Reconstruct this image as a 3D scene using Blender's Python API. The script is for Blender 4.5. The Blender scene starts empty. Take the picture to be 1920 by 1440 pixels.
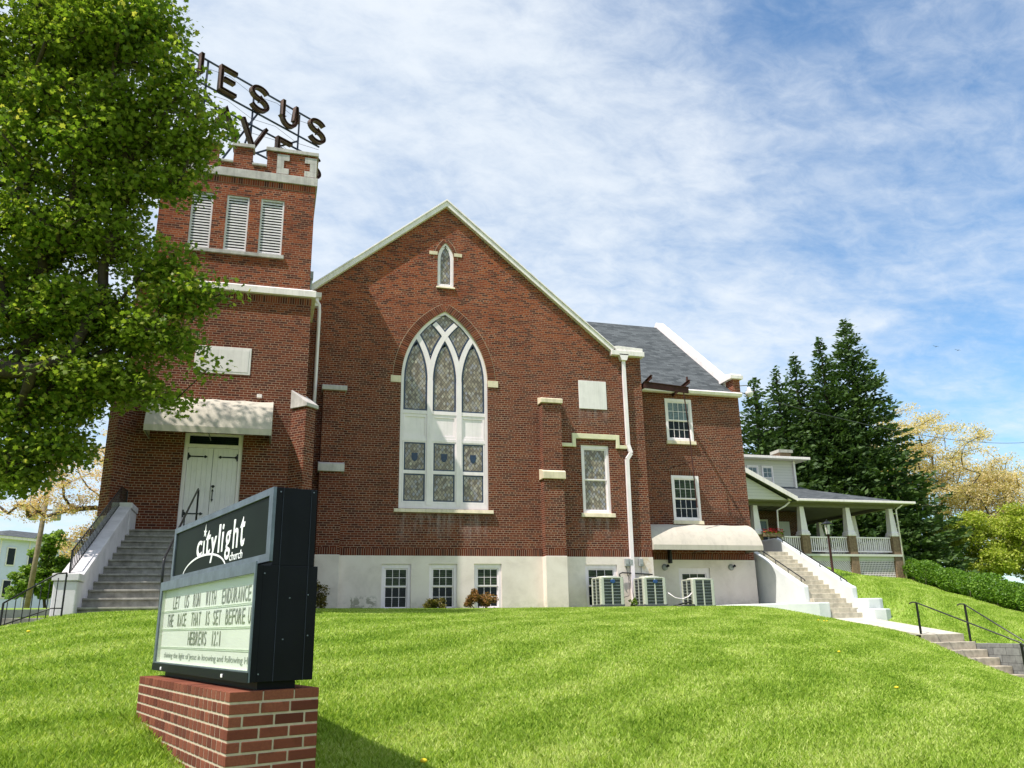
import bpy, bmesh, math, random
import numpy as np
from mathutils import Vector, Matrix
from mathutils.geometry import tessellate_polygon
R = math.radians
random.seed(7); rng = np.random.default_rng(7)
sc = bpy.context.scene
COL = sc.collection

# ------------------------------------------------------------------ camera (z = 0 is eye level)
cd = bpy.data.cameras.new('camera'); cam = bpy.data.objects.new('camera', cd); COL.objects.link(cam)
cr = Vector((0.96088781, -0.27638986, -0.01741427)); cu = Vector((-0.06235519, -0.27719162, 0.95878915)); cf = Vector((0.26982669, 0.92020294, 0.28358439))
CP = Vector((-5.26333707, -25.9320264, 0))
m = Matrix((cr, cu, -cf)).transposed().to_4x4(); m.translation = CP
cam.matrix_world = m
cd.sensor_fit = 'HORIZONTAL'; cd.sensor_width = 36; cd.lens = 1539.19 / 1920 * 36
cd.clip_start = 0.1; cd.clip_end = 3000
sc.camera = cam

# ------------------------------------------------------------------ light
SUN_EL, SUN_AZ = R(60), R(248)       # azimuth clockwise from +Y: sun far to the left, a little in front of the facade
sdir = Vector((math.sin(SUN_AZ)*math.cos(SUN_EL), math.cos(SUN_AZ)*math.cos(SUN_EL), math.sin(SUN_EL)))
sl = bpy.data.lights.new('sun', 'SUN'); sl.energy = 5.0; sl.angle = R(0.5); sl.color = (1, .95, .86)
so = bpy.data.objects.new('sun', sl); COL.objects.link(so); so.rotation_euler = (-sdir).to_track_quat('-Z', 'Y').to_euler(); so.location = (-30, -20, 50)
w = bpy.data.worlds.new('World'); sc.world = w; w.use_nodes = True
def build_world():
    nt = w.node_tree; N = nt.nodes; L = nt.links; N.clear()
    out = N.new('ShaderNodeOutputWorld')
    sky = N.new('ShaderNodeTexSky'); sky.sky_type = 'NISHITA'; sky.sun_disc = False
    sky.sun_elevation = SUN_EL; sky.sun_rotation = SUN_AZ; sky.altitude = 300; sky.air_density = 1.1; sky.dust_density = 0.4; sky.ozone_density = 3.5
    tc = N.new('ShaderNodeTexCoord')
    sep = N.new('ShaderNodeSeparateXYZ'); L.new(tc.outputs['Generated'], sep.inputs[0])
    def mth(op, a, b=None, c=None, clamp=False):
        n = N.new('ShaderNodeMath'); n.operation = op; n.use_clamp = clamp
        for i, v in enumerate((a, b, c)):
            if v is None: continue
            if isinstance(v, (int, float)): n.inputs[i].default_value = v
            else: L.new(v, n.inputs[i])
        return n.outputs[0]
    z = mth('MAXIMUM', sep.outputs[2], 0.0)
    den = mth('ADD', z, 0.22)
    u = mth('DIVIDE', sep.outputs[0], den); v = mth('DIVIDE', sep.outputs[1], den)
    comb = N.new('ShaderNodeCombineXYZ'); L.new(u, comb.inputs[0]); L.new(v, comb.inputs[1])
    mp = N.new('ShaderNodeMapping'); mp.inputs['Rotation'].default_value = (0, 0, R(-35)); mp.inputs['Scale'].default_value = (1.0, 1.45, 1); L.new(comb.outputs[0], mp.inputs[0])
    def noise(sc_, det, rough, dist, off):
        o = N.new('ShaderNodeVectorMath'); o.operation = 'ADD'; o.inputs[1].default_value = off; L.new(mp.outputs[0], o.inputs[0])
        n = N.new('ShaderNodeTexNoise'); n.inputs['Scale'].default_value = sc_; n.inputs['Detail'].default_value = det; n.inputs['Roughness'].default_value = rough; n.inputs['Distortion'].default_value = dist
        L.new(o.outputs[0], n.inputs['Vector']); return n.outputs[0]
    big = noise(0.55, 3, .5, .3, (2.3, 4.1, 0)); mid = noise(3.2, 6, .58, .5, (0, 0, 3)); fine = noise(13, 6, .66, .4, (5, 1, 7))
    # cloud field thins out towards high right of the church (a real blue gap above the road)
    gap = N.new('ShaderNodeVectorMath'); gap.operation = 'DOT_PRODUCT'; L.new(tc.outputs['Generated'], gap.inputs[0])
    gd = (cf + 0.46*cr + 0.52*cu).normalized(); gap.inputs[1].default_value = gd
    gp = N.new('ShaderNodeMapRange'); gp.inputs[1].default_value = .93; gp.inputs[2].default_value = 1.0; gp.inputs[3].default_value = 0; gp.inputs[4].default_value = .21; L.new(gap.outputs['Value'], gp.inputs[0])
    gap2 = N.new('ShaderNodeVectorMath'); gap2.operation = 'DOT_PRODUCT'; L.new(tc.outputs['Generated'], gap2.inputs[0])
    gd2 = (cf + 0.66*cr - 0.06*cu).normalized(); gap2.inputs[1].default_value = gd2
    gp2 = N.new('ShaderNodeMapRange'); gp2.inputs[1].default_value = .975; gp2.inputs[2].default_value = 1.0; gp2.inputs[3].default_value = 0; gp2.inputs[4].default_value = .20; L.new(gap2.outputs['Value'], gp2.inputs[0])
    s = mth('ADD', mth('MULTIPLY', big, .55), mth('ADD', mth('MULTIPLY', mid, .50), mth('MULTIPLY', fine, .34)))
    s = mth('SUBTRACT', mth('SUBTRACT', s, gp.outputs[0]), gp2.outputs[0])
    r = N.new('ShaderNodeMapRange'); r.inputs[1].default_value = .34; r.inputs[2].default_value = .86; r.interpolation_type = 'SMOOTHSTEP'; L.new(s, r.inputs[0])
    mask = mth('MULTIPLY', r.outputs[0], .90)
    cc = N.new('ShaderNodeMix'); cc.data_type = 'RGBA'; L.new(mid, cc.inputs[0]); cc.inputs[6].default_value = (5.6, 6.3, 7.0, 1); cc.inputs[7].default_value = (7.2, 7.5, 7.8, 1)
    tint = N.new('ShaderNodeMix'); tint.data_type = 'RGBA'; tint.blend_type = 'MULTIPLY'; tint.inputs[0].default_value = 1; L.new(sky.outputs[0], tint.inputs[6]); tint.inputs[7].default_value = (1.08, 1.36, 1.44, 1)
    mx = N.new('ShaderNodeMix'); mx.data_type = 'RGBA'; L.new(mask, mx.inputs[0]); L.new(tint.outputs[2], mx.inputs[6]); L.new(cc.outputs[2], mx.inputs[7])
    bg = N.new('ShaderNodeBackground'); bg.inputs[1].default_value = 0.105; L.new(mx.outputs[2], bg.inputs[0]); L.new(bg.outputs[0], out.inputs[0])
build_world()
sc.view_settings.view_transform = 'Standard'; sc.view_settings.look = 'None'; sc.view_settings.exposure = 0.42; sc.view_settings.gamma = 1
sc.render.engine = 'CYCLES'
sc.cycles.max_bounces = 6; sc.cycles.transparent_max_bounces = 8; sc.cycles.diffuse_bounces = 3
try: sc.cycles.use_denoising = True
except Exception: pass

# ------------------------------------------------------------------ materials
MATS = {}
class MT:
    def __init__(s, name):
        s.m = bpy.data.materials.new(name); s.m.use_nodes = True; s.nt = s.m.node_tree; s.N = s.nt.nodes; s.L = s.nt.links
        s.b = s.N['Principled BSDF']; s.out = s.N['Material Output']; MATS[name] = s.m
    def n(s, t, **k):
        x = s.N.new('ShaderNode'+t)
        for a, v in k.items(): setattr(x, a, v)
        return x
    def set(s, node, i, v):
        if hasattr(v, 'is_linked') or isinstance(v, bpy.types.NodeSocket): s.L.new(v, node.inputs[i])
        else: node.inputs[i].default_value = v
    def coord(s, kind='Object'): return s.n('TexCoord').outputs[kind]
    def noise(s, scale, det=4, rough=.55, dist=0, vec=None):
        x = s.n('TexNoise'); s.set(x, 'Vector', vec if vec is not None else s.coord()); x.inputs['Scale'].default_value = scale
        x.inputs['Detail'].default_value = det; x.inputs['Roughness'].default_value = rough; x.inputs['Distortion'].default_value = dist
        return x.outputs[0]
    def ramp(s, fac, stops):
        x = s.n('ValToRGB'); s.L.new(fac, x.inputs[0]); e = x.color_ramp.elements
        while len(e) < len(stops): e.new(.5)
        for i, (p, c) in enumerate(stops): e[i].position = p; e[i].color = (*c, 1) if len(c) == 3 else c
        return x.outputs[0]
    def mix(s, f, a, b, mode='MIX'):
        x = s.n('Mix'); x.data_type = 'RGBA'; x.blend_type = mode
        s.set(x, 0, f); s.set(x, 6, a if not isinstance(a, tuple) else (*a, 1)); s.set(x, 7, b if not isinstance(b, tuple) else (*b, 1)); return x.outputs[2]
    def rng(s, v, a, b, c=0., d=1., smooth=False):
        x = s.n('MapRange'); s.set(x, 0, v)
        for i, q in enumerate((a, b, c, d)): x.inputs[i+1].default_value = q
        if smooth: x.interpolation_type = 'SMOOTHSTEP'
        return x.outputs[0]
    def math(s, op, a, b=0.):
        x = s.n('Math', operation=op); s.set(x, 0, a); s.set(x, 1, b); return x.outputs[0]
    def attr(s, name='rnd'):
        x = s.n('Attribute'); x.attribute_name = name; return x.outputs['Fac']
    def color(s, c): s.set(s.b, 'Base Color', c if not isinstance(c, tuple) else (*c, 1)); return s
    def bump(s, h, strength=.3, dist=.01):
        x = s.n('Bump'); x.inputs['Strength'].default_value = strength; x.inputs['Distance'].default_value = dist; s.L.new(h, x.inputs['Height']); s.L.new(x.outputs[0], s.b.inputs['Normal']); return s
    def pr(s, rough=.6, spec=.4, metal=0.):
        s.b.inputs['Roughness'].default_value = rough; s.b.inputs['Specular IOR Level'].default_value = spec; s.b.inputs['Metallic'].default_value = metal; return s

def flat(name, c, rough=.6, spec=.4, metal=0., var=.12, scale=3., bump=0., streak=0.):
    t = MT(name); n = t.noise(scale, 5, .6)
    lo = tuple(x*(1-var) for x in c); hi = tuple(min(1, x*(1+var)) for x in c)
    col = t.ramp(n, [(.3, lo), (.7, hi)])
    if streak:   # rain-washed dirt
        mp = t.n('Mapping'); mp.inputs['Scale'].default_value = (7, 7, .55); t.L.new(t.coord(), mp.inputs[0])
        col = t.mix(t.math('MULTIPLY', t.rng(t.noise(1.0, 6, .7, .4, vec=mp.outputs[0]), .48, .78), streak), col, tuple(x*.45 for x in c))
        col = t.mix(t.math('MULTIPLY', t.rng(t.noise(5., 6, .75, 1.), .58, .72), streak*.7), col, tuple(x*.6 for x in c))
    t.color(col).pr(rough, spec, metal)
    if bump: t.bump(t.noise(scale*12, 4), bump, .01)
    return t.m

def brick(name, tone=1., stain=True, soldier=False):
    t = MT(name); uv = t.n('UVMap').outputs[0]
    b = t.n('TexBrick'); t.L.new(uv, b.inputs['Vector'])
    b.inputs['Scale'].default_value = 1
    if soldier: b.inputs['Brick Width'].default_value = .07; b.inputs['Row Height'].default_value = .30; b.offset = 0.0
    else: b.inputs['Brick Width'].default_value = .217; b.inputs['Row Height'].default_value = .07; b.offset = .5; b.squash = .5; b.squash_frequency = 6
    b.inputs['Mortar Size'].default_value = .0064; b.inputs['Mortar Smooth'].default_value = .2; b.inputs['Bias'].default_value = -.1
    b.inputs['Color1'].default_value = (0, 0, 0, 1); b.inputs['Color2'].default_value = (1, 1, 1, 1); b.inputs['Mortar'].default_value = (.5, .5, .5, 1)
    f = b.outputs['Fac']
    c = t.ramp(b.outputs['Color'], [(0., (.070*tone, .018*tone, .011*tone)), (.25, (.175*tone, .034*tone, .013*tone)), (.6, (.265*tone, .054*tone, .017*tone)), (1., (.33*tone, .086*tone, .029*tone))])
    big = t.noise(.35, 4, .6)
    c = t.mix(t.rng(big, .35, .7, 0, .8), c, t.mix(.5, c, (.13*tone, .045*tone, .03*tone)))
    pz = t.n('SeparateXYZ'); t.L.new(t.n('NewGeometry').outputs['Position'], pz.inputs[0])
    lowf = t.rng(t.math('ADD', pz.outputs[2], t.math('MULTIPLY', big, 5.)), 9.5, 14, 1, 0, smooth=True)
    c = t.mix(t.math('MULTIPLY', lowf, .55), c, (.055*tone, .014*tone, .009*tone))  # lower brick made darker in the colour, standing in for shade on the wall
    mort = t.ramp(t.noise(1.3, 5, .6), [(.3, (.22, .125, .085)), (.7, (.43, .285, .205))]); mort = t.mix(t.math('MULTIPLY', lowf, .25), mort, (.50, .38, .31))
    col = t.mix(f, c, mort)
    if stain:
        # pale streaks of salts and dark grime washed down under the stone sills
        pos = t.n('NewGeometry').outputs['Position']
        sp = t.n('SeparateXYZ'); t.L.new(pos, sp.inputs[0])
        mp = t.n('Mapping'); mp.inputs['Scale'].default_value = (2.6, 1, .42); t.L.new(pos, mp.inputs[0])
        st = t.noise(1.6, 5, .62, .3, vec=mp.outputs[0])
        def win(x0, x1, z0, z1, s=.35):
            a = t.rng(sp.outputs[0], x0-s, x0+s, smooth=True); b_ = t.rng(sp.outputs[0], x1-s, x1+s, 1, 0, smooth=True)
            c_ = t.rng(sp.outputs[2], z0, z0+.9, smooth=True); d_ = t.rng(sp.outputs[2], z1-.1, z1+.05, 1, 0)
            return t.math('MULTIPLY', t.math('MULTIPLY', a, b_), t.math('MULTIPLY', c_, d_))
        wm = t.math('MAXIMUM', win(-1.5, 1.5, 2.4, 3.55), t.math('MAXIMUM', win(4.7, 5.8, 6.5, 7.3, .1), win(4.7, 5.9, 2.6, 3.55, .2)))
        white = t.math('MULTIPLY', wm, t.rng(st, .46, .72, 0, .62))
        col = t.mix(white, col, (.36, .31, .31))
        dm = t.math('MULTIPLY', t.math('MAXIMUM', win(-1.6, 1.6, 2.9, 3.55), win(4.7, 5.9, 2.9, 3.55, .2)), t.rng(st, .35, .6, .75, .2))
        col = t.mix(dm, col, (.055, .045, .03))
        n2 = t.noise(.8, 6, .7, 1.0)
        col = t.mix(t.rng(n2, .60, .8, 0, .45), col, (.05, .026, .022))
        n3 = t.noise(2.4, 6, .75, 2.0)
        col = t.mix(t.rng(n3, .70, .82, 0, .30), col, (.42, .36, .33))
    t.color(col).pr(.85, .2)
    h = t.mix(f, t.noise(60, 3), (0, 0, 0))
    t.bump(h, .55, .008)
    return t.m

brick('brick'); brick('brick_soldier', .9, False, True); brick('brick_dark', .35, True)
def stucco():
    t = MT('stucco'); n = t.noise(1.2, 6, .65, .4)
    c = t.ramp(n, [(.3, (.64, .555, .50)), (.5, (.76, .665, .61)), (.72, (.83, .735, .68))])
    pos = t.n('NewGeometry').outputs['Position']; sp = t.n('SeparateXYZ'); t.L.new(pos, sp.inputs[0])
    # paint flaked off low down beside the first basement window
    a = t.rng(sp.outputs[0], -3.1, -2.9); b = t.rng(sp.outputs[0], -2.15, -2.05, 1, 0); d = t.rng(sp.outputs[2], .85, 1.0, 1, 0)
    pk = t.math('MULTIPLY', t.math('MULTIPLY', a, b), d)
    fl = t.math('MULTIPLY', pk, t.rng(t.noise(3.2, 6, .7, .6), .50, .52))
    c = t.mix(fl, c, (.36, .33, .27))
    r1 = t.math('MULTIPLY', t.rng(sp.outputs[0], 6.7, 6.8), t.math('MULTIPLY', t.rng(sp.outputs[0], 7.05, 7.15, 1, 0), t.rng(sp.outputs[1], .5, .6, 1, 0)))
    ru = t.math('MULTIPLY', r1, t.rng(t.noise(4, 5, .7, .5), .45, .6, 0, .6))
    c = t.mix(ru, c, (.50, .34, .16))
    low = t.math('MULTIPLY', t.rng(sp.outputs[2], .55, .95, .5, 0), t.rng(t.noise(5, 5, .7), .4, .65))
    c = t.mix(low, c, (.38, .36, .28))
    t.color(c).pr(.85, .25).bump(t.noise(25, 6, .65), .25, .01); return t.m
stucco()
flat('white_paint', (.86, .765, .80), .45, .4, 0, .06, 2., .05, streak=0.25)
flat('trim_white', (.85, .765, .765), .5, .4, 0, .07, 2., .05, streak=0.5)
flat('cast_stone', (.70, .60, .45), .8, .3, 0, .14, 3., .15, streak=0.6)
flat('grey_stone', (.50, .46, .45), .85, .25, 0, .25, 2.5, .2, streak=0.7)
flat('pale_panel', (.78, .72, .73), .7, .3, 0, .07, 2.5, .08, streak=0.35)
flat('concrete', (.36, .345, .31), .9, .2, 0, .22, 4., .25, streak=0.5)
flat('old_concrete', (.285, .265, .235), .9, .2, 0, .35, 6., .3, streak=0.5)
flat('path_concrete', (.52, .48, .41), .9, .2, 0, .18, 3., .2, streak=0.35)
flat('awning_cloth', (.50, .45, .39), .85, .15, 0, .07, 1.2, .05, streak=0.35)
flat('black_iron', (.012, .012, .013), .4, .5, .3, .3, 6.)
flat('rust_iron', (.06, .022, .018), .7, .3, .2, .45, 5.)
flat('bare_steel', (.20, .20, .20), .45, .5, .6, .3, 6.)
flat('alu_frame', (.13, .155, .19), .42, .5, .55, .28, 9., .05, streak=0.5)
flat('sign_black', (.003, .004, .007), .5, .15, 0, .5, 2.)
flat('seam_black', (.02, .026, .04), .5, .3, .3, .3, 9.)
flat('sign_panel_dark', (.004, .008, .005), .55, .12, 0, .4, 2.)
flat('lettering_white', (.85, .85, .85), .4)
flat('lettering_dark', (.22, .225, .19), .6, .3, 0, .3, 9.)
flat('lettering_grey', (.27, .28, .25), .6)
flat('board_white', (.72, .67, .65), .4, .4, 0, .05, 2.)
flat('board_track', (.62, .64, .54), .4)
flat('ac_body', (.52, .52, .45), .45, .5, .1, .06, 3.)
flat('ac_dark', (.07, .075, .075), .6)
flat('ac_blade', (.16, .18, .18), .5)
flat('ac_grille', (.25, .28, .285), .5)
flat('ac_badge', (.02, .07, .22), .3)
flat('box_grey', (.34, .35, .35), .5, .4, .2)
flat('black_rubber', (.015, .015, .016), .5)
flat('siding_cream', (.56, .56, .50), .6, .3, 0, .05, streak=0.2)
flat('siding_blue', (.62, .63, .88), .6, .3, 0, .05)
flat('wood_pole', (.23, .18, .13), .9, .1, 0, .3, 5., .3)
flat('bark', (.055, .043, .033), .9, .15, 0, .4, 7., .4)
flat('bark_grey', (.10, .08, .065), .9, .15, 0, .4, 7., .4)
flat('letter_metal', (.13, .042, .030), .6, .4, .3, .5, 4.)
flat('letter_rim', (.11, .065, .052), .6, .4, .3, .5, 5.)
flat('blue_steel', (.035, .045, .075), .5, .4, .4, .4, 5.)
flat('yellow_petal', (.80, .58, .02), .6)
flat('red_petal', (.6, .03, .05), .6)
flat('dark_void', (.01, .011, .012), .8, .1)
flat('shade_white', (.74, .70, .73), .6, .2, 0, .06, streak=0.4)
flat('hood_paint', (.70, .64, .46), .7, .3, 0, .1, 3., .1)
flat('clear_lamp', (.55, .56, .50), .2, .5)
flat('door_paint', (.80, .74, .76), .5, .35, 0, .05, 2.5, .08, streak=0.3)
flat('buff_brick', (.22, .15, .10), .9, .2, 0, .4, 9., .3)

def pier_brick():
    t = MT('pier_brick'); n = t.noise(70, 4, .7)
    c = t.ramp(t.attr(), [(0, (.10, .030, .017)), (.5, (.175, .052, .028)), (1, (.255, .086, .048))])
    c = t.mix(t.rng(n, .35, .65, 0, .45), c, (.12, .03, .022)); t.color(c).pr(.9, .2).bump(n, .4, .004)
pier_brick()
flat('mortar', (.52, .43, .32), .95, .1, 0, .15, 20., .3)
def shingle():
    t = MT('shingle'); uv = t.n('UVMap').outputs[0]; b = t.n('TexBrick'); t.L.new(uv, b.inputs['Vector'])
    b.inputs['Scale'].default_value = 1; b.inputs['Brick Width'].default_value = .30; b.inputs['Row Height'].default_value = .14; b.inputs['Mortar Size'].default_value = .006
    b.inputs['Color1'].default_value = (.038, .044, .050, 1); b.inputs['Color2'].default_value = (.115, .125, .135, 1); b.inputs['Mortar'].default_value = (.03, .032, .035, 1)
    t.color(t.mix(.25, b.outputs['Color'], t.ramp(t.noise(25, 4, .7), [(.3, (.04, .045, .05)), (.7, (.12, .13, .14))]))).pr(.95, .15).bump(b.outputs['Fac'], -.4, .01)
shingle()
def leaded(name, shift):
    t = MT(name); uv = t.n('UVMap').outputs[0]
    mp = t.n('Mapping'); mp.inputs['Rotation'].default_value = (0, 0, R(45)); mp.inputs['Scale'].default_value = (1.25, .85, 1); mp.vector_type = 'POINT'
    sp = t.n('SeparateXYZ'); t.L.new(uv, sp.inputs[0])
    # diamond quarries: two sets of diagonal leads
    def stripes(sg):
        a = t.math('ADD', t.math('MULTIPLY', sp.outputs[0], 1/.115), t.math('MULTIPLY', sp.outputs[1], sg/.165))
        return a
    a, b = stripes(1), stripes(-1)
    fa, fb = t.math('FRACT', a), t.math('FRACT', b)
    da = t.math('ABSOLUTE', t.math('SUBTRACT', fa, .5)); db = t.math('ABSOLUTE', t.math('SUBTRACT', fb, .5))
    lead = t.rng(t.math('MAXIMUM', da, db), .435, .455)
    cb = t.n('CombineXYZ'); t.L.new(t.math('FLOOR', a), cb.inputs[0]); t.L.new(t.math('FLOOR', b), cb.inputs[1]); cb.inputs[2].default_value = shift
    wn = t.n('TexWhiteNoise'); wn.noise_dimensions = '3D'; t.L.new(cb.outputs[0], wn.inputs[0])
    c = t.ramp(wn.outputs[0], [(0, (.13, .10, .075)), (.35, (.26, .21, .15)), (.65, (.40, .34, .26)), (.85, (.28, .27, .33)), (1, (.52, .46, .36))])
    c = t.mix(t.rng(t.noise(14, 5, .7, 1.5), .4, .7, 0, .6), c, (.17, .14, .11))
    c = t.mix(lead, c, (.05, .045, .04)); t.color(c).pr(.28, .5)
    ob = t.n('Bump'); ob.inputs['Strength'].default_value = .5; ob.inputs['Distance'].default_value = .006; t.L.new(t.noise(9, 3), ob.inputs['Height']); t.L.new(ob.outputs[0], t.b.inputs['Normal'])
leaded('leaded_glass', 1.3)
flat('lead_border', (.028, .045, .085), .35, .5, 0, .5, 14.)
flat('shield_glass', (.015, .035, .075), .25, .5, 0, .3, 9.)
def winglass(name, c1, c2, pitch=.055):
    t = MT(name); pos = t.n('NewGeometry').outputs['Position']; sp = t.n('SeparateXYZ'); t.L.new(pos, sp.inputs[0])
    f = t.math('FRACT', t.math('MULTIPLY', sp.outputs[2], 1/pitch)); s = t.rng(f, .42, .5)
    c = t.mix(s, c1, c2); g = t.noise(3.2, 6, .75, 1.2)
    t.color(t.mix(t.rng(g, .48, .62, 0, .8), c, tuple(x*.45 for x in c1))).pr(.08, .16)
winglass('glass_blind', (.008, .013, .007), (.060, .085, .042)); winglass('glass_dark', (.004, .008, .010), (.016, .024, .026)); winglass('glass_shade', (.13, .17, .20), (.22, .27, .31))
def clear_glass():
    t = MT('clear_glass'); t.N.remove(t.b)
    a = t.n('BsdfTransparent'); a.inputs[0].default_value = (.95, .98, .96, 1); g = t.n('BsdfGlossy'); g.inputs['Roughness'].default_value = .02
    m_ = t.n('MixShader'); m_.inputs[0].default_value = .035; t.L.new(a.outputs[0], m_.inputs[1]); t.L.new(g.outputs[0], m_.inputs[2]); t.L.new(m_.outputs[0], t.out.inputs[0])
clear_glass()
def foliage(name, stops, trans=.35, rough=.5, patch=None, tcol=1.6):
    t = MT(name); c = t.ramp(t.attr(), stops)
    if patch: c = t.mix(t.rng(t.noise(patch[0], 3), .4, .65), c, t.mix(.6, c, patch[1]))
    t.color(c).pr(rough, .3)
    tr = t.n('BsdfTranslucent'); cc = t.mix(1., c, (tcol, tcol*1.05, tcol*.55), 'MULTIPLY'); t.L.new(cc, tr.inputs[0])
    m_ = t.n('MixShader'); m_.inputs[0].default_value = trans; t.L.new(t.b.outputs[0], m_.inputs[1]); t.L.new(tr.outputs[0], m_.inputs[2]); t.L.new(m_.outputs[0], t.out.inputs[0])
foliage('maple_leaf', [(0, (.060, .112, .011)), (.5, (.130, .200, .020)), (.85, (.25, .31, .045)), (1, (.38, .35, .08))], .48, .45, (.5, (.15, .20, .025)))
foliage('conifer_needle', [(0, (.018, .042, .011)), (.6, (.038, .080, .018)), (1, (.080, .130, .030))], .15, .6, (.6, (.07, .12, .025)))
foliage('bud_tan', [(0, (.42, .34, .16)), (.5, (.58, .46, .26)), (1, (.70, .58, .36))], .35, .6)
foliage('bud_pink', [(0, (.46, .29, .18)), (.5, (.60, .42, .30)), (1, (.50, .46, .20))], .35, .6)
foliage('leaf_yellowgreen', [(0, (.17, .23, .02)), (.5, (.30, .36, .045)), (1, (.45, .46, .11))], .35, .6)
foliage('leaf_green', [(0, (.07, .13, .02)), (.6, (.15, .24, .035)), (1, (.26, .34, .07))], .35, .5)
foliage('hedge_leaf', [(0, (.05, .11, .012)), (.6, (.11, .22, .02)), (1, (.19, .31, .035))], .3, .5)
foliage('shrub_leaf', [(0, (.030, .040, .010)), (.5, (.11, .10, .020)), (1, (.26, .20, .04))], .25, .5)
foliage('shrub_copper', [(0, (.040, .040, .012)), (.45, (.20, .12, .035)), (1, (.46, .21, .085))], .25, .5)
foliage('weed_leaf', [(0, (.08, .15, .02)), (1, (.25, .33, .06))], .3, .5)

def lawn_mat(name, blades):
    t = MT(name); pos = t.n('NewGeometry').outputs['Position']
    n1 = t.noise(.42, 5, .6, .6, vec=pos); n2 = t.noise(1.8, 5, .65, .8, vec=pos); n3 = t.noise(.16, 3, .5, 0, vec=pos)
    # mowing passes: faint curved bands
    sp = t.n('SeparateXYZ'); t.L.new(pos, sp.inputs[0])
    ph = t.math('ADD', t.math('MULTIPLY', sp.outputs[0], .75), t.math('MULTIPLY', sp.outputs[1], -.8))
    ph = t.math('ADD', ph, t.math('MULTIPLY', n3, 5.0)); sn = t.math('SINE', t.math('MULTIPLY', ph, 4.6))
    k = t.math('ADD', t.math('MULTIPLY', n1, .55), t.math('ADD', t.math('MULTIPLY', n2, .35), t.math('MULTIPLY', sn, .075)))
    if blades: k = t.math('ADD', t.math('MULTIPLY', k, .68), t.math('MULTIPLY', t.attr(), .34))
    c = t.ramp(k, [(.26, (.155, .275, .024)), (.40, (.285, .425, .043)), (.53, (.41, .54, .09)), (.68, (.62, .68, .25))])
    if not blades: c = t.mix(.55, c, (.12, .20, .03))
    t.color(c).pr(.6 if blades else .9, .25)
    if blades:
        tr = t.n('BsdfTranslucent'); cc = t.mix(1., c, (1.25, 1.25, .7), 'MULTIPLY'); t.L.new(cc, tr.inputs[0])
        m_ = t.n('MixShader'); m_.inputs[0].default_value = .35; t.L.new(t.b.outputs[0], m_.inputs[1]); t.L.new(tr.outputs[0], m_.inputs[2]); t.L.new(m_.outputs[0], t.out.inputs[0])
    else: t.bump(t.noise(40, 6, .7, vec=pos), .8, .03)
lawn_mat('lawn_ground', False); lawn_mat('grass_blade', True)
def retaining():
    t = MT('retaining_block'); uv = t.n('UVMap').outputs[0]; b = t.n('TexBrick'); t.L.new(uv, b.inputs['Vector'])
    b.inputs['Scale'].default_value = 1; b.inputs['Brick Width'].default_value = .42; b.inputs['Row Height'].default_value = .19; b.inputs['Mortar Size'].default_value = .009; b.offset = .4
    b.inputs['Color1'].default_value = (.13, .13, .13, 1); b.inputs['Color2'].default_value = (.27, .27, .26, 1); b.inputs['Mortar'].default_value = (.02, .02, .02, 1)
    t.color(t.mix(.5, b.outputs['Color'], t.ramp(t.noise(7, 6, .7), [(.3, (.08, .08, .08)), (.7, (.30, .30, .29))]))).pr(.95, .2).bump(b.outputs['Fac'], -.6, .03)
retaining()
def lattice_mat(): pass

# ------------------------------------------------------------------ mesh tools
def new_obj(name, me, parent=None):
    o = bpy.data.objects.new(name, me); COL.objects.link(o)
    if parent is not None: o.parent = parent; o.matrix_parent_inverse = wmat(parent).inverted()
    return o
def wmat(o):
    mb = o.matrix_basis.copy()
    if o.parent is not None: return wmat(o.parent) @ o.matrix_parent_inverse @ mb
    return mb
def tag(o, label, cat, group=None, kind=None):
    if label: o['label'] = label
    if cat: o['category'] = cat
    if group: o['group'] = group
    if kind: o['kind'] = kind
    return o
def thing(name, loc, label, cat, group=None, rz=0.):
    o = bpy.data.objects.new(name, None); COL.objects.link(o); o.location = loc; o.rotation_euler = (0, 0, rz); o.empty_display_size = .3
    return tag(o, label, cat, group)
def copy_thing(root, loc, rz=None, label=None, group=None, scale=None):
    kids = {}
    for ob in bpy.data.objects:
        if ob.parent is not None: kids.setdefault(ob.parent.name, []).append(ob)
    def rec(o, p):
        c = o.copy(); COL.objects.link(c)
        if p is not None: c.parent = p; c.matrix_parent_inverse = o.matrix_parent_inverse
        for k in kids.get(o.name, []): rec(k, c)
        return c
    r = rec(root, None); r.location = loc
    if rz is not None: r.rotation_euler = (0, 0, rz)
    if label: r['label'] = label
    if group: r['group'] = group
    if scale: r.scale = (scale,)*3
    return r

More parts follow.
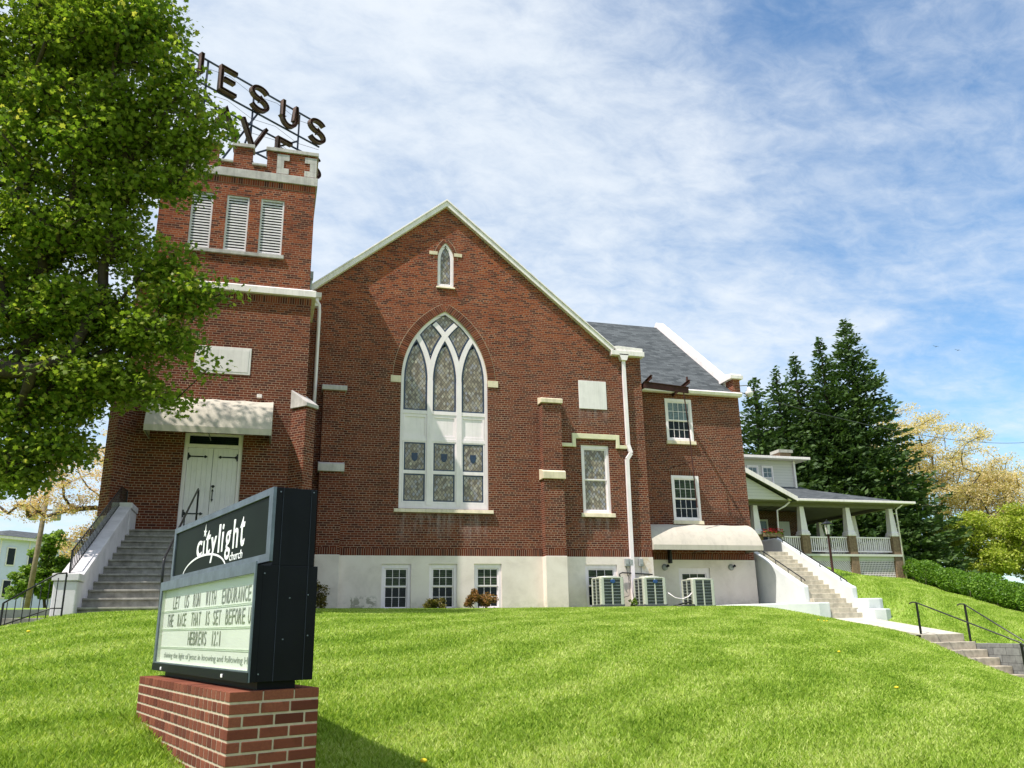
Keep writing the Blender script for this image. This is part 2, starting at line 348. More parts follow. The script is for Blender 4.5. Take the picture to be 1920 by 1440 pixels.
class MB:
    def __init__(s, M=None): s.v = []; s.f = []; s.r = []; s.M = M
    def add(s, vs, fs, rnd=None):
        k = len(s.v); M = s.M
        s.v += [tuple(M @ Vector(p)) if M is not None else tuple(p) for p in vs]
        rr = random.random() if rnd is None else rnd
        for f in fs: s.f.append(tuple(i+k for i in f)); s.r.append(rr)
        return s
    def box(s, x0, x1, y0, y1, z0, z1, M=None):
        vs = [(x, y, z) for x in (x0, x1) for y in (y0, y1) for z in (z0, z1)]
        if M is not None: vs = [tuple(M @ Vector(p)) for p in vs]
        return s.add(vs, [(0, 1, 3, 2), (4, 6, 7, 5), (0, 4, 5, 1), (2, 3, 7, 6), (0, 2, 6, 4), (1, 5, 7, 3)])
    def prism(s, poly, fn, d0, d1):
        """poly: 2D points; fn(u, v, d) -> xyz; solid between d0 and d1"""
        n = len(poly); a = [fn(u, v, d0) for u, v in poly]; b = [fn(u, v, d1) for u, v in poly]
        tri = tessellate_polygon([[Vector((u, v, 0)) for u, v in poly]])
        fs = [tuple(t) for t in tri] + [tuple(i+n for i in reversed(t)) for t in tri] if n > 4 else [tuple(range(n)), tuple(range(2*n-1, n-1, -1))]
        fs += [(i, i+n, (i+1) % n+n, (i+1) % n) for i in range(n)]
        return s.add(a+b, fs)
    def plate(s, outer, holes, fn, d0, d1, back=True):
        """polygon with holes, front at d0, reveals to d1"""
        loops = [outer]+holes; pts = [p for l in loops for p in l]; n = len(pts)
        tri = tessellate_polygon([[Vector((u, v, 0)) for u, v in l] for l in loops])
        vs = [fn(u, v, d0) for u, v in pts]+[fn(u, v, d1) for u, v in pts]
        fs = [tuple(t) for t in tri]
        if back: fs += [tuple(i+n for i in reversed(t)) for t in tri]
        k = 0
        for l in loops:
            m_ = len(l)
            for i in range(m_): fs.append((k+i, k+i+n, k+(i+1) % m_+n, k+(i+1) % m_))
            k += m_
        return s.add(vs, fs)
    def tube(s, pts, r, seg=8, cap=True):
        pts = [Vector(p) for p in pts]; n = len(pts); rs = r if isinstance(r, (list, tuple)) else [r]*n
        vs = []; up = Vector((0, 0, 1)); prev = None
        for i, p in enumerate(pts):
            d = (pts[min(i+1, n-1)]-pts[max(i-1, 0)]).normalized()
            a = (d.cross(up) if abs(d.z) < .95 else d.cross(Vector((1, 0, 0)))) if prev is None else (prev-d*prev.dot(d))
            a.normalize(); prev = a; b = d.cross(a)
            for k in range(seg):
                t_ = 2*math.pi*k/seg; vs.append(tuple(p+(a*math.cos(t_)+b*math.sin(t_))*rs[i]))
        fs = [(i*seg+k, i*seg+(k+1) % seg, (i+1)*seg+(k+1) % seg, (i+1)*seg+k) for i in range(n-1) for k in range(seg)]
        if cap: fs += [tuple(range(seg-1, -1, -1)), tuple(range((n-1)*seg, n*seg))]
        return s.add(vs, fs)
    def bar(s, a, b, w_, h=None, up=(0, 0, 1)):
        a, b = Vector(a), Vector(b); d = (b-a).normalized(); u = Vector(up)
        if abs(d.dot(u)) > .98: u = Vector((0, 1, 0))
        x = d.cross(u).normalized(); z = x.cross(d); h = h or w_
        vs = [tuple(p+x*sx*w_/2+z*sz*h/2) for p in (a, b) for sx, sz in ((-1, -1), (1, -1), (1, 1), (-1, 1))]
        return s.add(vs, [(3, 2, 1, 0), (4, 5, 6, 7), (0, 1, 5, 4), (1, 2, 6, 5), (2, 3, 7, 6), (3, 0, 4, 7)])
    def lathe(s, prof, c, seg=20):
        vs = [(c[0]+r*math.cos(2*math.pi*k/seg), c[1]+r*math.sin(2*math.pi*k/seg), c[2]+z) for r, z in prof for k in range(seg)]
        n = len(prof)
        fs = [(i*seg+k, i*seg+(k+1) % seg, (i+1)*seg+(k+1) % seg, (i+1)*seg+k) for i in range(n-1) for k in range(seg)]
        fs += [tuple(range(seg-1, -1, -1)), tuple(range((n-1)*seg, n*seg))]
        return s.add(vs, fs)
    def build(s, name, mat, parent=None, smooth=False, bevel=0.):
        me = bpy.data.meshes.new(name); vs = s.v
        if parent is not None:
            pass
        me.from_pydata(vs, [], s.f)
        bm = bmesh.new(); bm.from_mesh(me); lay = bm.faces.layers.float.new('rnd')
        bm.faces.ensure_lookup_table()
        for f, r in zip(bm.faces, s.r): f[lay] = r
        bmesh.ops.recalc_face_normals(bm, faces=bm.faces[:])
        if bevel: bmesh.ops.bevel(bm, geom=[e for e in bm.edges if e.is_manifold and len(e.link_faces) == 2 and e.calc_face_angle(0) > .6], offset=bevel, segments=2, profile=.6, affect='EDGES', clamp_overlap=True)
        uvl = bm.loops.layers.uv.new('UVMap')
        for f in bm.faces:
            n = f.normal; f.smooth = smooth
            if abs(n.z) > .93:
                for l in f.loops: l[uvl].uv = (l.vert.co.x, l.vert.co.y)
            else:
                t_ = Vector((-n.y, n.x, 0)).normalized(); q = math.sqrt(max(1e-6, 1-n.z*n.z))
                for l in f.loops: l[uvl].uv = (l.vert.co.dot(t_), l.vert.co.z/q)
        bm.to_mesh(me); bm.free()
        me.materials.append(MATS[mat] if isinstance(mat, str) else mat)
        return new_obj(name, me, parent)

def XZ(Y):  # facade plane helper: (x, z, depth into the wall)
    return lambda u, v, d: (u, Y+d, v)

def soup(name, verts, counts, rnd, mat, parent=None, smooth=False):
    """verts (N,3) laid out face after face; counts = loops per face"""
    me = bpy.data.meshes.new(name); nv = len(verts)
    me.vertices.add(nv); me.vertices.foreach_set('co', np.asarray(verts, np.float32).ravel())
    me.loops.add(nv); me.loops.foreach_set('vertex_index', np.arange(nv, dtype=np.int32))
    counts = np.asarray(counts, np.int32); st = np.concatenate([[0], np.cumsum(counts)[:-1]]).astype(np.int32)
    me.polygons.add(len(counts)); me.polygons.foreach_set('loop_start', st); me.polygons.foreach_set('loop_total', counts)
    a = me.attributes.new('rnd', 'FLOAT', 'FACE'); a.data.foreach_set('value', np.asarray(rnd, np.float32))
    me.update(calc_edges=True); me.materials.append(MATS[mat])
    return new_obj(name, me, parent)
def rand_dirs(n):
    v = rng.normal(size=(n, 3)); return v/np.linalg.norm(v, axis=1, keepdims=True)
def leaf_soup(name, cen, size, mat, parent=None, droop=.25, star=False, up=.5, aspect=.8):
    """one small folded leaf at every centre"""
    n = len(cen); nrm = rand_dirs(n); nrm[:, 2] = np.abs(nrm[:, 2])+up; nrm /= np.linalg.norm(nrm, axis=1, keepdims=True)
    t = np.cross(nrm, rand_dirs(n)); t /= np.linalg.norm(t, axis=1, keepdims=True); b = np.cross(nrm, t)
    s = (size*(.65+.7*rng.random(n)))[:, None]
    if star: prof = [(-.5, 0, 0), (-.28, .30, .0), (-.35, .52, -.05), (-.02, .38, .02), (.12, .56, -.05), (.22, .20, .03), (.58, 0, -.08), (.22, -.20, .03), (.12, -.56, -.05), (-.02, -.38, .02), (-.35, -.52, -.05), (-.28, -.30, 0)]
    else: prof = [(-.5, 0, 0), (-.1, .5*aspect, -.07), (.5, 0, -.05), (-.1, -.5*aspect, -.07)]
    P = np.stack([cen+s*(a*t+c*b+d*nrm) for a, c, d in prof], 1).reshape(-1, 3)
    return soup(name, P, np.full(n, len(prof)), rng.random(n), mat, parent)
def blob_points(blobs, per):
    """random points, thicker near the surface of overlapping ellipsoids"""
    out = []
    for (cx, cy, cz, rx, ry, rz, wgt) in blobs:
        n = int(per*wgt); d = rand_dirs(n); r = rng.random(n)**.42
        out.append(np.c_[cx+d[:, 0]*r*rx, cy+d[:, 1]*r*ry, cz+d[:, 2]*r*rz])
    return np.vstack(out)
def grow(base, attract, r0, parent, mat='bark', name='trunk', lead=None, rmin=.012, seg=5):
    """trunk and limbs reaching every attractor, tapering with the number of twigs they carry"""
    nodes = [Vector(base)]; par = [-1]
    lead = lead or []
    for p in lead: nodes.append(Vector(p)); par.append(len(nodes)-2)
    n0 = 0 if not lead else max(1, len(lead)//2)
    top = nodes[-1]; order = sorted(range(len(attract)), key=lambda i: (Vector(attract[i])-top).length)
    ends = []
    for i in order:
        p = Vector(attract[i]); arr = np.array([tuple(q) for q in nodes[n0:]]); d = np.linalg.norm(arr-np.array(p), axis=1)+np.maximum(0, arr[:, 2]-p.z+.3)*.8
        k = int(np.argmin(d))+n0; a = nodes[k]; L_ = (p-a).length; m_ = max(1, int(L_/.9)); pk = k
        for j in range(1, m_+1):
            t = j/m_; q = a.lerp(p, t)+Vector((random.uniform(-1, 1), random.uniform(-1, 1), random.uniform(-.5, 1)))*L_*.05*math.sin(math.pi*t)+Vector((0, 0, .08*L_*math.sin(math.pi*t)))
            nodes.append(q); par.append(pk); pk = len(nodes)-1
        ends.append(pk)
    load = [0.]*len(nodes)
    for e in ends: load[e] += 1
    for i in range(len(nodes)-1, 0, -1): load[par[i]] += load[i]
    tot = max(1, load[0]); rad = [max(rmin, r0*(l/tot)**.46) for l in load]
    mb = MB(); done = set(); kids = {}
    for i in range(1, len(nodes)): kids.setdefault(par[i], []).append(i)
    stack = [(0, c) for c in kids.get(0, [])]
    while stack:
        p_, c = stack.pop(); path = [nodes[p_], nodes[c]]; rr = [min(rad[p_], rad[c]*1.25), rad[c]]; cur = c
        while kids.get(cur):
            nx = max(kids[cur], key=lambda q: load[q])
            for o_ in kids[cur]:
                if o_ != nx: stack.append((cur, o_))
            path.append(nodes[nx]); rr.append(rad[nx]); cur = nx
        mb.tube(path, rr, seg, False)
    return mb.build(name, mat, parent, smooth=True)
def text_mesh(name, body, mat, parent, O, ux, uy, x0, x1, z0, z1, ext=.006, fit_h=None, bold=0.):
    """flat lettering fitted into the rectangle [x0,x1]x[z0,z1] of the plane O + ux*a + uy*b"""
    cu_ = bpy.data.curves.new('t', 'FONT'); cu_.body = body; cu_.extrude = .02; cu_.offset = bold; cu_.resolution_u = 4
    to = bpy.data.objects.new('t', cu_); COL.objects.link(to); dg = bpy.context.evaluated_depsgraph_get(); dg.update()
    me = bpy.data.meshes.new_from_object(to.evaluated_get(dg)); bpy.data.objects.remove(to); bpy.data.curves.remove(cu_)
    co = np.zeros(len(me.vertices)*3, np.float32); me.vertices.foreach_get('co', co); co = co.reshape(-1, 3)
    mn, mx = co.min(0), co.max(0); zr = fit_h or (mn[1], mx[1])
    a = x0+(co[:, 0]-mn[0])/(mx[0]-mn[0])*(x1-x0); b = z0+(co[:, 1]-zr[0])/(zr[1]-zr[0])*(z1-z0); d = (co[:, 2]-mn[2])/(mx[2]-mn[2])*ext
    nrm = np.cross(ux, uy); P = np.array(O)+a[:, None]*np.array(ux)+b[:, None]*np.array(uy)+d[:, None]*nrm
    me.vertices.foreach_set('co', P.astype(np.float32).ravel()); me.update(); me.name = name; me.materials.clear(); me.materials.append(MATS[mat])
    return new_obj(name, me, parent)

# ------------------------------------------------------------------ ground
CTRL = np.array([(-14, -2, .62), (-14, 8, 1.0), (-20, 20, 1.0), (-9.5, 0, .55), (-4, 0, .57), (0, 0, .56), (4, 0, .56), (7, 0, .56), (9, -.6, .55), (10.5, -1.4, .52), (12, 1.2, .57), (12, 8, .9), (0, 12, .9), (-4, -3, .56), (4, -3, .50),
    (8, -4, .30), (10.5, -4, .12), (12.2, -2.6, .09), (12.9, -3.2, -.05), (12.2, -4.4, -.14), (13.5, -4.4, -.19), (12.2, -6, -.40), (13.5, -6.0, -.37), (12.2, -7.5, -.86), (12.2, -9.2, -1.36), (10, -9, -.72), (8, -8, -.18), (4, -8, .10),
    (-4, -8, .34), (-8.7, -8.7, .38), (-9.6, -9, .22), (-11, -5, .40), (-11, -9, .05), (-12.5, -12, -.35), (-9, -13, -.08), (0, -13, -.20), (6, -13, -.72), (9.5, -12.5, -1.30), (3.8, -17.3, -1.05), (7, -16, -1.45), (-.7, -21.4, -1.22), (-5.4, -20.5, -.93), (-6.3, -17.8, -.63), (-4, -17, -.62), (-8, -21, -.9), (-11, -18, -.8), (-11, -24, -1.3), (-3.6, -20.2, -1.0), (-5.3, -26, -1.62), (2, -26, -1.7), (-12, -30, -1.7), (6, -30, -1.7),
    (13.8, -2.6, .02), (14.6, -1.6, .85), (14.4, 0, 1.45), (14.4, 2, 2.2), (14.6, 5, 2.5), (18, 8, 2.35), (20, 12, 2.6), (24, 12.6, 2.5), (29, 12.8, 2.18), (16, 3, 1.9), (20, 5, 1.62), (23.4, 6.4, 1.55), (17, -2, .55), (20, 0, .72), (16, -6.5, -.30), (14.4, -6.6, -.66), (14.4, -8.5, -.78), (18, -8, -.55), (23.7, 1.2, .25), (21, -2, .05), (22, -7, -.5), (27.3, 7.6, 1.1), (30, 3, .3), (30, -6, -.7), (34, 14, 1.8), (36, 26, 2.3), (28, 24, 3.), (20, 24, 3.), (45, 14, 1.5), (50, 30, 1.5), (40, 0, 0.), (0, 30, 1.5), (50, -10, -1.), (-40, -20, -1.5), (-40, 30, .6)], float)
def _U(r2): return np.where(r2 > 0, r2*np.log(np.maximum(r2, 1e-12))*.5, 0.)
def _fit():
    P = CTRL[:, :2]; n = len(P); K = _U(((P[:, None]-P[None])**2).sum(2))+np.eye(n)*.35
    A = np.zeros((n+3, n+3)); A[:n, :n] = K; A[:n, n] = 1; A[:n, n+1:] = P; A[n, :n] = 1; A[n+1:, :n] = P.T
    return np.linalg.solve(A, np.r_[CTRL[:, 2], 0, 0, 0])
TPS = _fit()
def ground(x, y):
    x = np.atleast_1d(np.asarray(x, float)); y = np.atleast_1d(np.asarray(y, float))
    xc = np.clip(x, -42, 52); yc = np.clip(y, -30, 32); out = np.empty(len(x))
    for i in range(0, len(x), 20000):
        q = np.c_[xc[i:i+20000], yc[i:i+20000]]; K = _U(((q[:, None]-CTRL[None, :, :2])**2).sum(2)); out[i:i+20000] = K @ TPS[:-3]+TPS[-3]+q @ TPS[-2:]
    far = np.maximum(np.abs(x-xc), np.abs(y-yc)); k = np.clip(far/60, 0, 1); k = k*k*(3-2*k)
    return (np.clip(out, -3, 4)-.055)*(1-k)+(-1.5)*k
def gz(x, y): return float(ground(x, y)[0])
def make_ground():
    xs = np.unique(np.r_[12.18, 12.22, 13.60, 13.72, 13.80, np.linspace(-1500, -45, 14), np.arange(-45, -14, 2.), np.arange(-14, 31, .35), np.arange(31, 60, 2.), np.linspace(60, 1500, 14)])
    ys = np.unique(np.r_[np.linspace(-400, -31, 8), np.arange(-31, 15, .35), np.arange(15, 45, 2.), np.linspace(45, 2500, 18)])
    X, Y = np.meshgrid(xs, ys); Z = ground(X.ravel(), Y.ravel()); nx, ny = len(xs), len(ys)
    xr, yr = X.ravel(), Y.ravel(); wl = (xr > 12.2) & (xr < 13.75) & (yr > -10.2) & (yr < 8)
    Z = np.where(wl, np.where(yr > -2.4, -.1, np.where(yr > -6.2, .09+(yr+2.4)*.129-.2, -1.75)), Z)
    me = bpy.data.meshes.new('ground'); idx = np.arange(nx*ny).reshape(ny, nx)
    F = np.stack([idx[:-1, :-1], idx[:-1, 1:], idx[1:, 1:], idx[1:, :-1]], -1).reshape(-1, 4)
    me.from_pydata(np.c_[X.ravel(), Y.ravel(), Z].tolist(), [], F.tolist()); me.materials.append(MATS['lawn_ground'])
    for p in me.polygons: p.use_smooth = True
    o = new_obj('ground', me); tag(o, None, None, None, 'structure')
make_ground()

# ------------------------------------------------------------------ church
church = thing('church', (0, 0, .57), 'red brick church with gabled front, pointed arch window and square battlemented tower', 'church')
BZ, ST = .35, 2.18      # base below grade, top of the stucco
RR = 2.856; SPR = 7.95
def arch_pts(hw, spr, z0, Rr, n=14, apex=None):
    """pointed arch outline, counter-clockwise from lower left"""
    zt = math.sqrt(max(0, Rr*Rr-(Rr-hw)**2)); P = [(-hw, z0), (hw, z0)]
    for i in range(n+1):
        z = zt*math.sin(i/n*math.pi/2); P.append((-(Rr-hw)+math.sqrt(Rr*Rr-z*z), spr+z))
    for i in range(n-1, -1, -1):
        z = zt*math.sin(i/n*math.pi/2); P.append(((Rr-hw)-math.sqrt(Rr*Rr-z*z), spr+z))
    return P
def shift(P, dx): return [(x+dx, z) for x, z in P]
def rect(x0, x1, z0, z1): return [(x0, z0), (x1, z0), (x1, z1), (x0, z1)]
GS = .823  # gable slope
def gable_z(x): return 14.40-GS*abs(x)
big_arch = arch_pts(1.475, SPR, 3.66, RR)
small_arch = arch_pts(.285, 12.40, 11.34, .86, 8)
side_open = rect(4.765, 5.80, 3.62, 5.98)
panel_r = rect(4.77, 5.81, 7.26, 8.29)
def front_wall():
    outer = [(-4.6, ST), (7.2, ST), (7.2, 9.28), (6.2, 9.28), (0, 14.40), (-4.6, gable_z(-4.6))]
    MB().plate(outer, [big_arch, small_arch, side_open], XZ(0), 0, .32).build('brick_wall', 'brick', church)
    b = MB(); bw = [rect(-1.95, -1.04, .50, 1.925), rect(-.47, .42, .50, 1.93), rect(.97, 1.875, .50, 1.94), rect(4.73, 5.87, .50, 1.925)]
    b.plate([(-4.6, BZ), (7.2, BZ), (7.2, ST), (-4.6, ST)], bw, XZ(-.03), 0, .32).build('stucco_base', 'stucco', church)
    # return walls on the right of the main gable, and behind it
    MB().box(7.19, 7.2, .321, 1.3, ST+.001, 9.28).build('return_wall', 'brick', church)
    MB().box(7.17, 7.22, .30, 1.3, BZ, ST).build('return_base', 'stucco', church)
    b = MB()
    for x in (-6.6, 0): pass
    # bands of bricks on end above the stucco
    MB().box(-3.27, 3.27, -.012, 0.01, ST+.002, ST+.215).box(4.0, 7.2, -.012, .01, ST+.002, ST+.215).build('soldier_course', 'brick_soldier', church)
front_wall()
def voussoirs(name, hw, spr, Rr, t, z_from, mat='brick'):
    """ring of bricks on edge round a pointed arch"""
    b = MB(); mo = MB()
    zt = math.sqrt(Rr*Rr-(Rr-hw)**2); amax = math.atan2(zt, Rr-hw); n = int(Rr*amax/.072)
    for sgn in (-1, 1):
        cx = -sgn*(Rr-hw)
        for i in range(n):
            a0 = amax*(i+.07)/n; a1 = amax*(i+.93)/n; q = [(Rr, a0), (Rr+t, a0), (Rr+t, a1), (Rr, a1)]
            P = [(cx+sgn*r*math.cos(a), spr+r*math.sin(a)) for r, a in q]
            if sgn*P[2][0] < 0.0 or sgn*P[1][0] < 0: continue
            b.prism(P, XZ(0), -.014, .05)
        A = [amax*i/24 for i in range(25)]
        P = [(cx+sgn*(Rr-.004)*math.cos(a), spr+(Rr-.004)*math.sin(a)) for a in A]+[(cx+sgn*(Rr+t+.012)*math.cos(a), spr+(Rr+t+.012)*math.sin(a)) for a in reversed(A)]
        P = [(x if sgn*x > 0 else 0, z) for x, z in P]
        mo.prism(P, XZ(0), -.006-.001*sgn, .05)
    r = mo.build(name, 'mortar', church); b.build('ring_brick', mat, r)
def vous_mat():
    t = MT('ring_brick'); t.color(t.ramp(t.attr(), [(0, (.09, .026, .017)), (.5, (.15, .042, .024)), (1, (.22, .064, .034))])).pr(.85, .2)
vous_mat()
voussoirs('arch_ring', 1.475, SPR, RR, .27, 0, 'ring_brick'); voussoirs('small_arch_ring', .285, 12.40, .86, .13, 0, 'ring_brick')
# pilasters
def pilaster(x0, x1):
    b = MB().box(x0, x1, -.35, 0, ST, 4.72).box(x0+.01, x1-.01, -.33, 0, 4.9, 7.32)
    p = b.build('pilaster', 'brick', church)
    MB().prism([(-.43, 4.69), (0, 4.69), (0, 5.06), (-.33, 4.98), (-.43, 4.92)], lambda u, v, d: (d, u, v), x0-.05, x1+.05).build('stone_weathering', 'cast_stone' if x0 > 0 else 'grey_stone', p, bevel=.01)
    MB().prism([(-.40, 7.30), (0, 7.30), (0, 7.55), (-.36, 7.47), (-.40, 7.44)], lambda u, v, d: (d, u, v), x0-.04, x1+.04).build('cap_stone', 'cast_stone' if x0 > 0 else 'grey_stone', p, bevel=.01)
    MB().box(x0-.02, x1+.02, -.375, -.02, BZ, ST-.005).build('pilaster_base', 'stucco', p, bevel=.015)
    MB().box(x0+.06, x1-.06, -.362, -.30, ST+.002, ST+.213).build('pilaster_soldiers', 'brick_soldier', p)
pilaster(3.28, 3.98); pilaster(-3.98, -3.28)
# sloping copings with kneelers
def coping():
    def strip(sg, x_end, nm):
        P = []
        for (u, off) in ((0, 0), (x_end, 0), (x_end, .19), (0, .19)):
            P.append((sg*u, gable_z(u)+off*1.0+.0))
        b = MB().prism(P, XZ(0), -.16, .48)
        b.prism([(sg*0, gable_z(0)+.191), (sg*x_end, gable_z(x_end)+.191), (sg*x_end, gable_z(x_end)+.24), (0, gable_z(0)+.26)], XZ(0), -.20, .52)
        b.build(nm, 'trim_white', church, bevel=.008)
    strip(1, 6.20, 'gable_coping'); strip(-1, 4.60, 'gable_coping')
    MB().box(6.02, 7.30, -.20, 1.25, 9.285, 9.46).prism([(6.10, 9.461), (7.26, 9.461), (7.26, 9.60), (6.30, 9.64), (6.16, 9.62)], XZ(0), -.16, 1.2).build('kneeler', 'trim_white', church, bevel=.01)
    MB().box(-4.6, -4.25, -.22, .2, 10.16, 10.45).box(-4.6, -4.18, -.27, .2, 10.451, 10.62).build('kneeler', 'trim_white', church, bevel=.01)
coping()
# stones at the arch springing, sills, hood
MB().box(-1.82, -1.482, -.03, .02, 7.80, 8.03).build('springer_stone', 'cast_stone', church, bevel=.006)
MB().box(1.482, 1.84, -.03, .02, 7.82, 8.05).build('springer_stone', 'cast_stone', church, bevel=.006)
MB().box(-.58, -.29, -.025, .02, 12.53, 12.66).build('springer_stone', 'cast_stone', church, bevel=.006)
MB().box(.29, .58, -.025, .02, 12.53, 12.66).build('springer_stone', 'cast_stone', church, bevel=.006)
def sill(x0, x1, z1, t, Y=0., pr=.09, parent=None, mat='cast_stone', name='sill'):
    return MB().prism([(-pr, z1-t), (.10, z1-t), (.10, z1+.03), (-pr+.02, z1)], lambda u, v, d: (d, Y+u, v), x0, x1).build(name, mat, parent or church, bevel=.008)
b = MB(); z0, z1, zz = 5.88, 6.12, 6.36
b.box(4.03, 4.44, -.07, .02, 5.88, 6.00).box(4.441, 4.57, -.075, .02, 5.88, 6.359).box(4.571, 6.06, -.07, .02, 6.18, 6.36).box(6.061, 6.19, -.075, .02, 5.88, 6.359).box(6.191, 6.46, -.07, .02, 5.88, 6.00)
b.build('hood_moulding', 'hood_paint', church, bevel=.012)
MB().box(4.77, 5.81, -.022, .02, 7.26, 8.29).build('blank_panel', 'pale_panel', church, bevel=.012)

# ---- windows
def glazing(name, poly, Y, mat, parent, border=0., bmat='lead_border'):
    cx = sum(p[0] for p in poly)/len(poly); cz = sum(p[1] for p in poly)/len(poly)
    g = MB().prism(poly, XZ(Y), 0, .012).build(name, mat, parent)
    return g
def inset(poly, d):
    n = len(poly); out = []; A = sum(poly[i][0]*poly[(i+1) % n][1]-poly[(i+1) % n][0]*poly[i][1] for i in range(n)); sg = 1 if A > 0 else -1
    for i in range(n):
        p0, p1, p2 = Vector(poly[i-1]), Vector(poly[i]), Vector(poly[(i+1) % n])
        a = (p1-p0); c = (p2-p1)
        if a.length < 1e-6 or c.length < 1e-6: out.append(tuple(p1)); continue
        a.normalize(); c.normalize(); na = Vector((-a.y, a.x))*sg; nc = Vector((-c.y, c.x))*sg; m_ = (na+nc)
        if m_.length < 1e-6: m_ = na
        m_.normalize(); k = d/max(.35, m_.dot(na)); out.append((p1.x+m_.x*k, p1.y+m_.y*k))
    return out
def stained(poly, Y, parent, bw=.045):
    p = glazing('pane', poly, Y, 'leaded_glass', parent)
    MB().plate(poly, [inset(poly, bw)], XZ(Y), -.006, .0).build('lead_border', 'lead_border', parent)
    return p
def arch_window():
    win = MB(); hw = 1.475; M1 = .49; t = .085; D0 = .05
    a = lambda x0, z: x0+RR-math.sqrt(max(0, RR*RR-z*z)); bq = lambda x0, z: x0-RR+math.sqrt(max(0, RR*RR-z*z))
    zt = math.sqrt(RR*RR-(RR-hw)**2)
    # outer frame ring
    out = arch_pts(hw, SPR, 3.66, RR); inn = inset(out, .10); inn = [(x, max(z, 3.78)) for x, z in inn]
    win.plate(out, [inn], XZ(0), D0, .16)
    fr = win.build('arch_window', 'white_paint', church)
    b = MB()
    # mullions
    for x in (-M1, M1): b.box(x-.09, x+.09, D0-.012, .16, 3.78, SPR)
    # transoms
    for x0, x1 in ((-hw+.09, -M1-.09), (-M1+.09, M1-.09), (M1+.09, hw-.09)):
        b.box(x0, x1, D0+.004, .16, 3.70, 3.84).box(x0, x1, D0+.004, .16, 5.86, 5.96).box(x0, x1, D0+.004, .16, 6.78, 6.90)
        b.box(x0, x1, D0+.03, .16, 4.80, 4.86)
    b.build('mullion', 'white_paint', fr)
    # intersecting tracery
    b = MB(); N = 22; k = 0
    for f, x0, lim in ((a, -M1, lambda z: bq(hw, z)), (bq, M1, lambda z: -bq(hw, z)), (bq, -M1, lambda z: a(-hw, z)), (a, M1, lambda z: -a(-hw, z))):
        pts = []
        for i in range(N+1):
            z = zt*i/N; x = f(x0, z); L_ = lim(z)
            if (f is a and x > L_) or (f is bq and x < L_): break
            pts.append((x, z))
        lo, hi = [], []
        for i, (x, z) in enumerate(pts):
            p0 = pts[max(0, i-1)]; p1 = pts[min(len(pts)-1, i+1)]; dx, dz = p1[0]-p0[0], p1[1]-p0[1]; l = math.hypot(dx, dz)
            lo.append((x-dz/l*t, SPR+z+dx/l*t)); hi.append((x+dz/l*t, SPR+z-dx/l*t))
        b.prism(lo+hi[::-1], XZ(0), D0-.008+.0025*k, .15+.001*k); k += 1
    b.build('tracery', 'white_paint', fr)
    # panes
    def region(lows, highs, z0, z1, n=26):
        L_, H_ = [], []
        for i in range(n+1):
            z = z0+(z1-z0)*i/n; lo = max(f(z) for f in lows); hi = min(f(z) for f in highs)
            if hi-lo > .004: L_.append((lo, SPR+z)); H_.append((hi, SPR+z))
        return L_+H_[::-1] if len(L_) > 1 else None
    e = .075
    AL = lambda z: (a(-hw, z) if z > 0 else -hw)+.11; BR = lambda z: (bq(hw, z) if z > 0 else hw)-.11
    def am(x0, s): return lambda z: (a(x0, z) if z > 0 else x0)+s
    def bm_(x0, s): return lambda z: (bq(x0, z) if z > 0 else x0)+s
    lz = 6.90-SPR
    regs = [region([AL], [bm_(-M1, -.10)], lz, zt), region([am(-M1, .10)], [bm_(M1, -.10)], lz, zt), region([am(M1, .10)], [BR], lz, zt),
            region([AL, bm_(-M1, .11)], [am(-M1, -.11), bm_(M1, -.11)], .1, zt, 60), region([am(-M1, .11), bm_(M1, .11)], [am(M1, -.11), BR], .1, zt, 60),
            region([AL, bm_(M1, .11)], [BR, am(-M1, -.11)], .1, zt, 60)]
    for r in regs:
        if r: r = r if True else r; stained([(x, z) for x, z in reversed(r)], .085, fr, .05)
    for x0, x1 in ((-hw+.155, -M1-.135), (-M1+.135, M1-.135), (M1+.135, hw-.155)):
        for za, zb in ((3.90, 4.79), (4.90, 5.82)):
            stained(rect(x0, x1, za, zb), .095 if za < 4 else .085, fr, .045)
            c = (x0+x1)/2
            if za > 4.5: MB().prism([(c-.10, 5.47), (c-.10, 5.30), (c-.06, 5.22), (c, 5.19), (c+.06, 5.22), (c+.10, 5.30), (c+.10, 5.47)], XZ(.077), 0, .006).build('shield', 'shield_glass', fr)
        # sash rims
        MB().plate(rect(x0-.045, x1+.045, 3.845, 5.858), [rect(x0, x1, 3.90, 4.79), rect(x0, x1, 4.90, 5.82)], XZ(D0+.016), 0, .09).build('sash', 'white_paint', fr)
        MB().plate(rect(x0-.044, x1+.044, 5.962, 6.778), [rect(x0+.02, x1-.02, 6.05, 6.68)], XZ(D0+.022), 0, .03).build('panel_frame', 'white_paint', fr)
        MB().box(x0-.05, x1+.05, D0+.045, D0+.07, 5.95, 6.79).build('blank_panel', 'white_paint', fr)
    MB().prism(inset(out, .02), XZ(.162), 0, .02).build('backing', 'dark_void', fr)
    sill(-1.62, 1.62, 3.64, .11, parent=fr)
arch_window()
def little_arch():
    out = small_arch; inn = inset(out, .075); inn[0] = (-.21, 11.44); inn[1] = (.21, 11.44)
    fr = MB().plate(out, [inn], XZ(0), .03, .12).build('lancet_window', 'white_paint', church)
    MB().plate([(x*.99, z) for x, z in inn], [inset(inn, .035)], XZ(.05), 0, .05).build('sash', 'white_paint', fr)
    stained(inset(inn, .03), .08, fr, .02)
    sill(-.33, .33, 11.35, .06, parent=fr, pr=.06)
little_arch()
